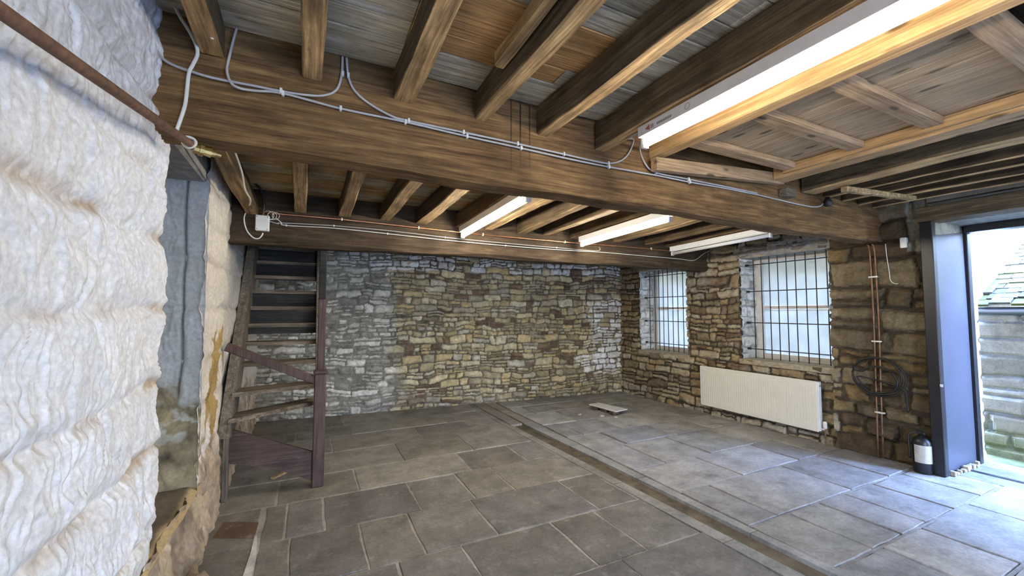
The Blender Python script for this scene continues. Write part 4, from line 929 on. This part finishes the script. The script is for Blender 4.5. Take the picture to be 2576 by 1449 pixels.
# ------------------------------------------------------------------ floor bits
wt = empty('loose_board', (4.38, 5.4, .0), 'white board lying on dark bricks on the floor near the far corner', 'board')
b = MB(); q = [(4.21, 5.66, .052), (4.43, 5.68, .052), (4.555, 5.12, .052), (4.28, 5.07, .052)]; b.prism(q, (0, 0, .014)); b.build('white_sheet', M['tile'], wt)
for i, (x, y, a, c) in enumerate(((4.25, 5.55, .10, .09), (4.28, 5.36, .05, .12), (4.32, 5.16, .12, .10))):
    MB().box((x - a / 2, y - c / 2, .004), (x + a / 2, y + c / 2, .051), None, .004).build('brick_support', M['brick'], wt)
fr = [(4.05, 5.12, .05, 'small cream stone chip on the flags before the white board'), (4.20, 4.97, .045, 'pale broken chip on the flags nearest the white board corner'), (3.80, 5.35, .035, 'small brown stone chip on the flags left of the white board')]
for i, (x, y, s, lab) in enumerate(fr):
    r_ = random.Random(i); b = MB(); n = 7
    ring = [(x + s * r_.uniform(.7, 1.1) * math.cos(2 * math.pi * k / n), y + .7 * s * r_.uniform(.7, 1.1) * math.sin(2 * math.pi * k / n)) for k in range(n)]
    vs = [(p[0], p[1], .004) for p in ring] + [(x + (p[0] - x) * .7, y + (p[1] - y) * .7, .006 + s * r_.uniform(.3, .5)) for p in ring]
    b.add(vs, [(k, (k + 1) % n, n + (k + 1) % n, n + k) for k in range(n)] + [tuple(range(n, 2 * n))])
    b.build('stone_chip', M['sillstone'], label=lab, cat='stone', group='stone chips by the white board')
# loose lump of stone at the foot of the window seat
b = MB(); r_ = random.Random(4); c = np.array([-.52, 2.86, .07]); vs = []; n1, n2 = 9, 14
for i in range(n1 + 1):
    th = math.pi * i / n1
    for k in range(n2):
        ph = 2 * math.pi * k / n2; rr = 1 + .35 * float(fbm(np.array(th * 1.3), np.array(math.cos(ph) * 1.5 + 3), 3)) + .2 * float(fbm(np.array(math.sin(ph) * 1.6), np.array(th), 9))
        vs.append((c[0] + .075 * rr * math.sin(th) * math.cos(ph), c[1] + .13 * rr * math.sin(th) * math.sin(ph), max(.006, c[2] + .085 * rr * math.cos(th))))
b.add(vs, [(i * n2 + k, (i + 1) * n2 + k, (i + 1) * n2 + (k + 1) % n2, i * n2 + (k + 1) % n2) for i in range(n1) for k in range(n2)], (.36, .27, .19))
b.build('stone_lump', M['stone'], smooth=True, label='rough pinkish stone lump at the foot of the window seat, lower left', cat='stone')

# ------------------------------------------------------------------ outside
gd = MB(); gd.add([(6.4, -14, -.12), (30, -14, -.16), (30, 20, -.16), (6.4, 20, -.12)], [(0, 1, 2, 3)]); gd.build('ground', M['grass'], kind='structure')
gd = MB(); gd.add([(-6, -14, -.14), (6.4, -14, -.14), (6.4, -3.8, -.12), (-6, -3.8, -.12)], [(0, 1, 2, 3)]); gd.build('yard', M['concrete'], kind='structure')
ou = empty('outbuilding', (8.6, 0, -.15), 'low stone outbuilding with a mossy stone slate roof seen through the doorway', 'building')
def ashlar(name, U, V, seed, pos, parent, cols, rowh=(.16, .26), wid=(.3, .6)):
    Hh, k, r1, r2, r3 = rubble(U - U.min(), V, seed, rowh, wid, V.max(), float(U.max() - U.min()), .03, (.006, .012), split=.1, warp=.6)
    base = pal(r1, cols); mor = np.full_like(base, .40 if name != 'front_wall' else .22)
    C = base * k[..., None] + mor * (1 - k[..., None])
    if name == 'front_wall':
        ms = (1 - sm(V + .1 * fbm(U * 3, V * 3, 5), .0, .32))[..., None] * .6; C = C * (1 - ms) + np.array([.13, .15, .05]) * ms
    return grid_mesh(name, pos(U, V, Hh), np.clip(C, 0, 1), None, M['ashlar'], parent=parent, flip=True)
OX = 7.42; EZ = 1.62
u = np.arange(-1.5, 2.06, .02); v = np.arange(-.15, EZ, .02); Ug, Vg = np.meshgrid(u, v)
ashlar('front_wall', Ug, Vg, 160, lambda U, V, Hh: np.stack([OX - Hh, U, V], -1), ou, [(.20, .17, .12), (.23, .195, .14), (.17, .145, .10), (.26, .22, .16)])
rb = MB(); r_ = random.Random(8)
rows = 15; rise = .48
for i in range(rows):
    x0 = OX - .16 + i * .135; y = -1.5
    while y < 2.0:
        w = r_.uniform(.09, .19); ye = min(2.02, y + w); z0 = EZ + .04 + (x0 - OX + .16) * rise + r_.uniform(-.01, .022)
        mo = r_.random(); c = (.065, .058, .04) if mo < .35 else ((.07, .066, .016) if mo < .7 else (.045, .04, .03))
        p = [(x0 - .02, y + .004, z0), (x0 - .02, ye - .004, z0), (x0 + .29, ye - .004, z0 + .27 * rise), (x0 + .29, y + .004, z0 + .27 * rise)]
        rb.prism(p, (-.012, 0, .025), c); y = ye
rb.build('roof', M['roof'], ou)
vg = MB(); vg.prism([(OX - .17, 2.01, EZ + .03), (OX - .17, 2.11, EZ + .03), (OX + 2.0, 2.11, EZ + .03 + 2.17 * rise), (OX + 2.0, 2.01, EZ + .03 + 2.17 * rise)], (0, 0, .10)); vg.build('verge', M['tile'], ou)
MB().tube([(OX - .13, -1.5, EZ - .02), (OX - .13, 2.06, EZ - .02)], .05, 12).build('gutter', M['blackpaint'], ou, smooth=True)
ge = MB(); ge.prism([(OX + .02, 2.06, -.15), (OX + 4, 2.06, -.15), (OX + 2.0, 2.06, EZ + .96), (OX + .02, 2.06, EZ)], (0, -.1, 0), (.2, .18, .14)); ge.build('side_wall', M['ashlar'], ou)
gb = empty('gable_house', (14, 4, -.15), 'tall pale stone house wall rising behind the outbuilding roof', 'building')
u = np.arange(-6, 14, .05); v = np.arange(-.15, 7, .05); Ug, Vg = np.meshgrid(u, v)
ashlar('house_wall', Ug, Vg, 170, lambda U, V, Hh: np.stack([11.5 - Hh, U, V], -1), gb, [(.40, .36, .30), (.44, .40, .34), (.37, .33, .28)], (.2, .32), (.4, .8))
MB().box((11.52, -6, -.15), (11.8, 14, 7), (.5, .46, .4)).build('wall_core', M['ashlar'], gb)

# ------------------------------------------------------------------ light
w = bpy.data.worlds.new('overcast_sky'); scn.world = w; w.use_nodes = True; nt = w.node_tree; bg = nt.nodes['Background']
tc = N(nt, 'ShaderNodeTexCoord'); sp = N(nt, 'ShaderNodeSeparateXYZ'); nt.links.new(tc.outputs['Generated'], sp.inputs[0])
r = ramp(nt, [(.0, (.72, .77, .82)), (.14, (.70, .78, .90)), (.34, (.92, 1.4, 2.8)), (.72, (.72, 1.2, 2.6)), (1.0, (.14, .24, .48))]); nt.links.new(sp.outputs[2], r.inputs[0]); nt.links.new(r.outputs[0], bg.inputs[0])
bg.inputs[1].default_value = 17.0
scn.view_settings.view_transform = 'Standard'; scn.view_settings.look = 'None'; scn.view_settings.gamma = 1.0
scn.view_settings.exposure = 1.36
cy = scn.cycles; cy.max_bounces = 5; cy.diffuse_bounces = 4; cy.glossy_bounces = 2; cy.caustics_reflective = False; cy.caustics_refractive = False; cy.adaptive_threshold = .05; cy.use_denoising = True; cy.sample_clamp_indirect = 12
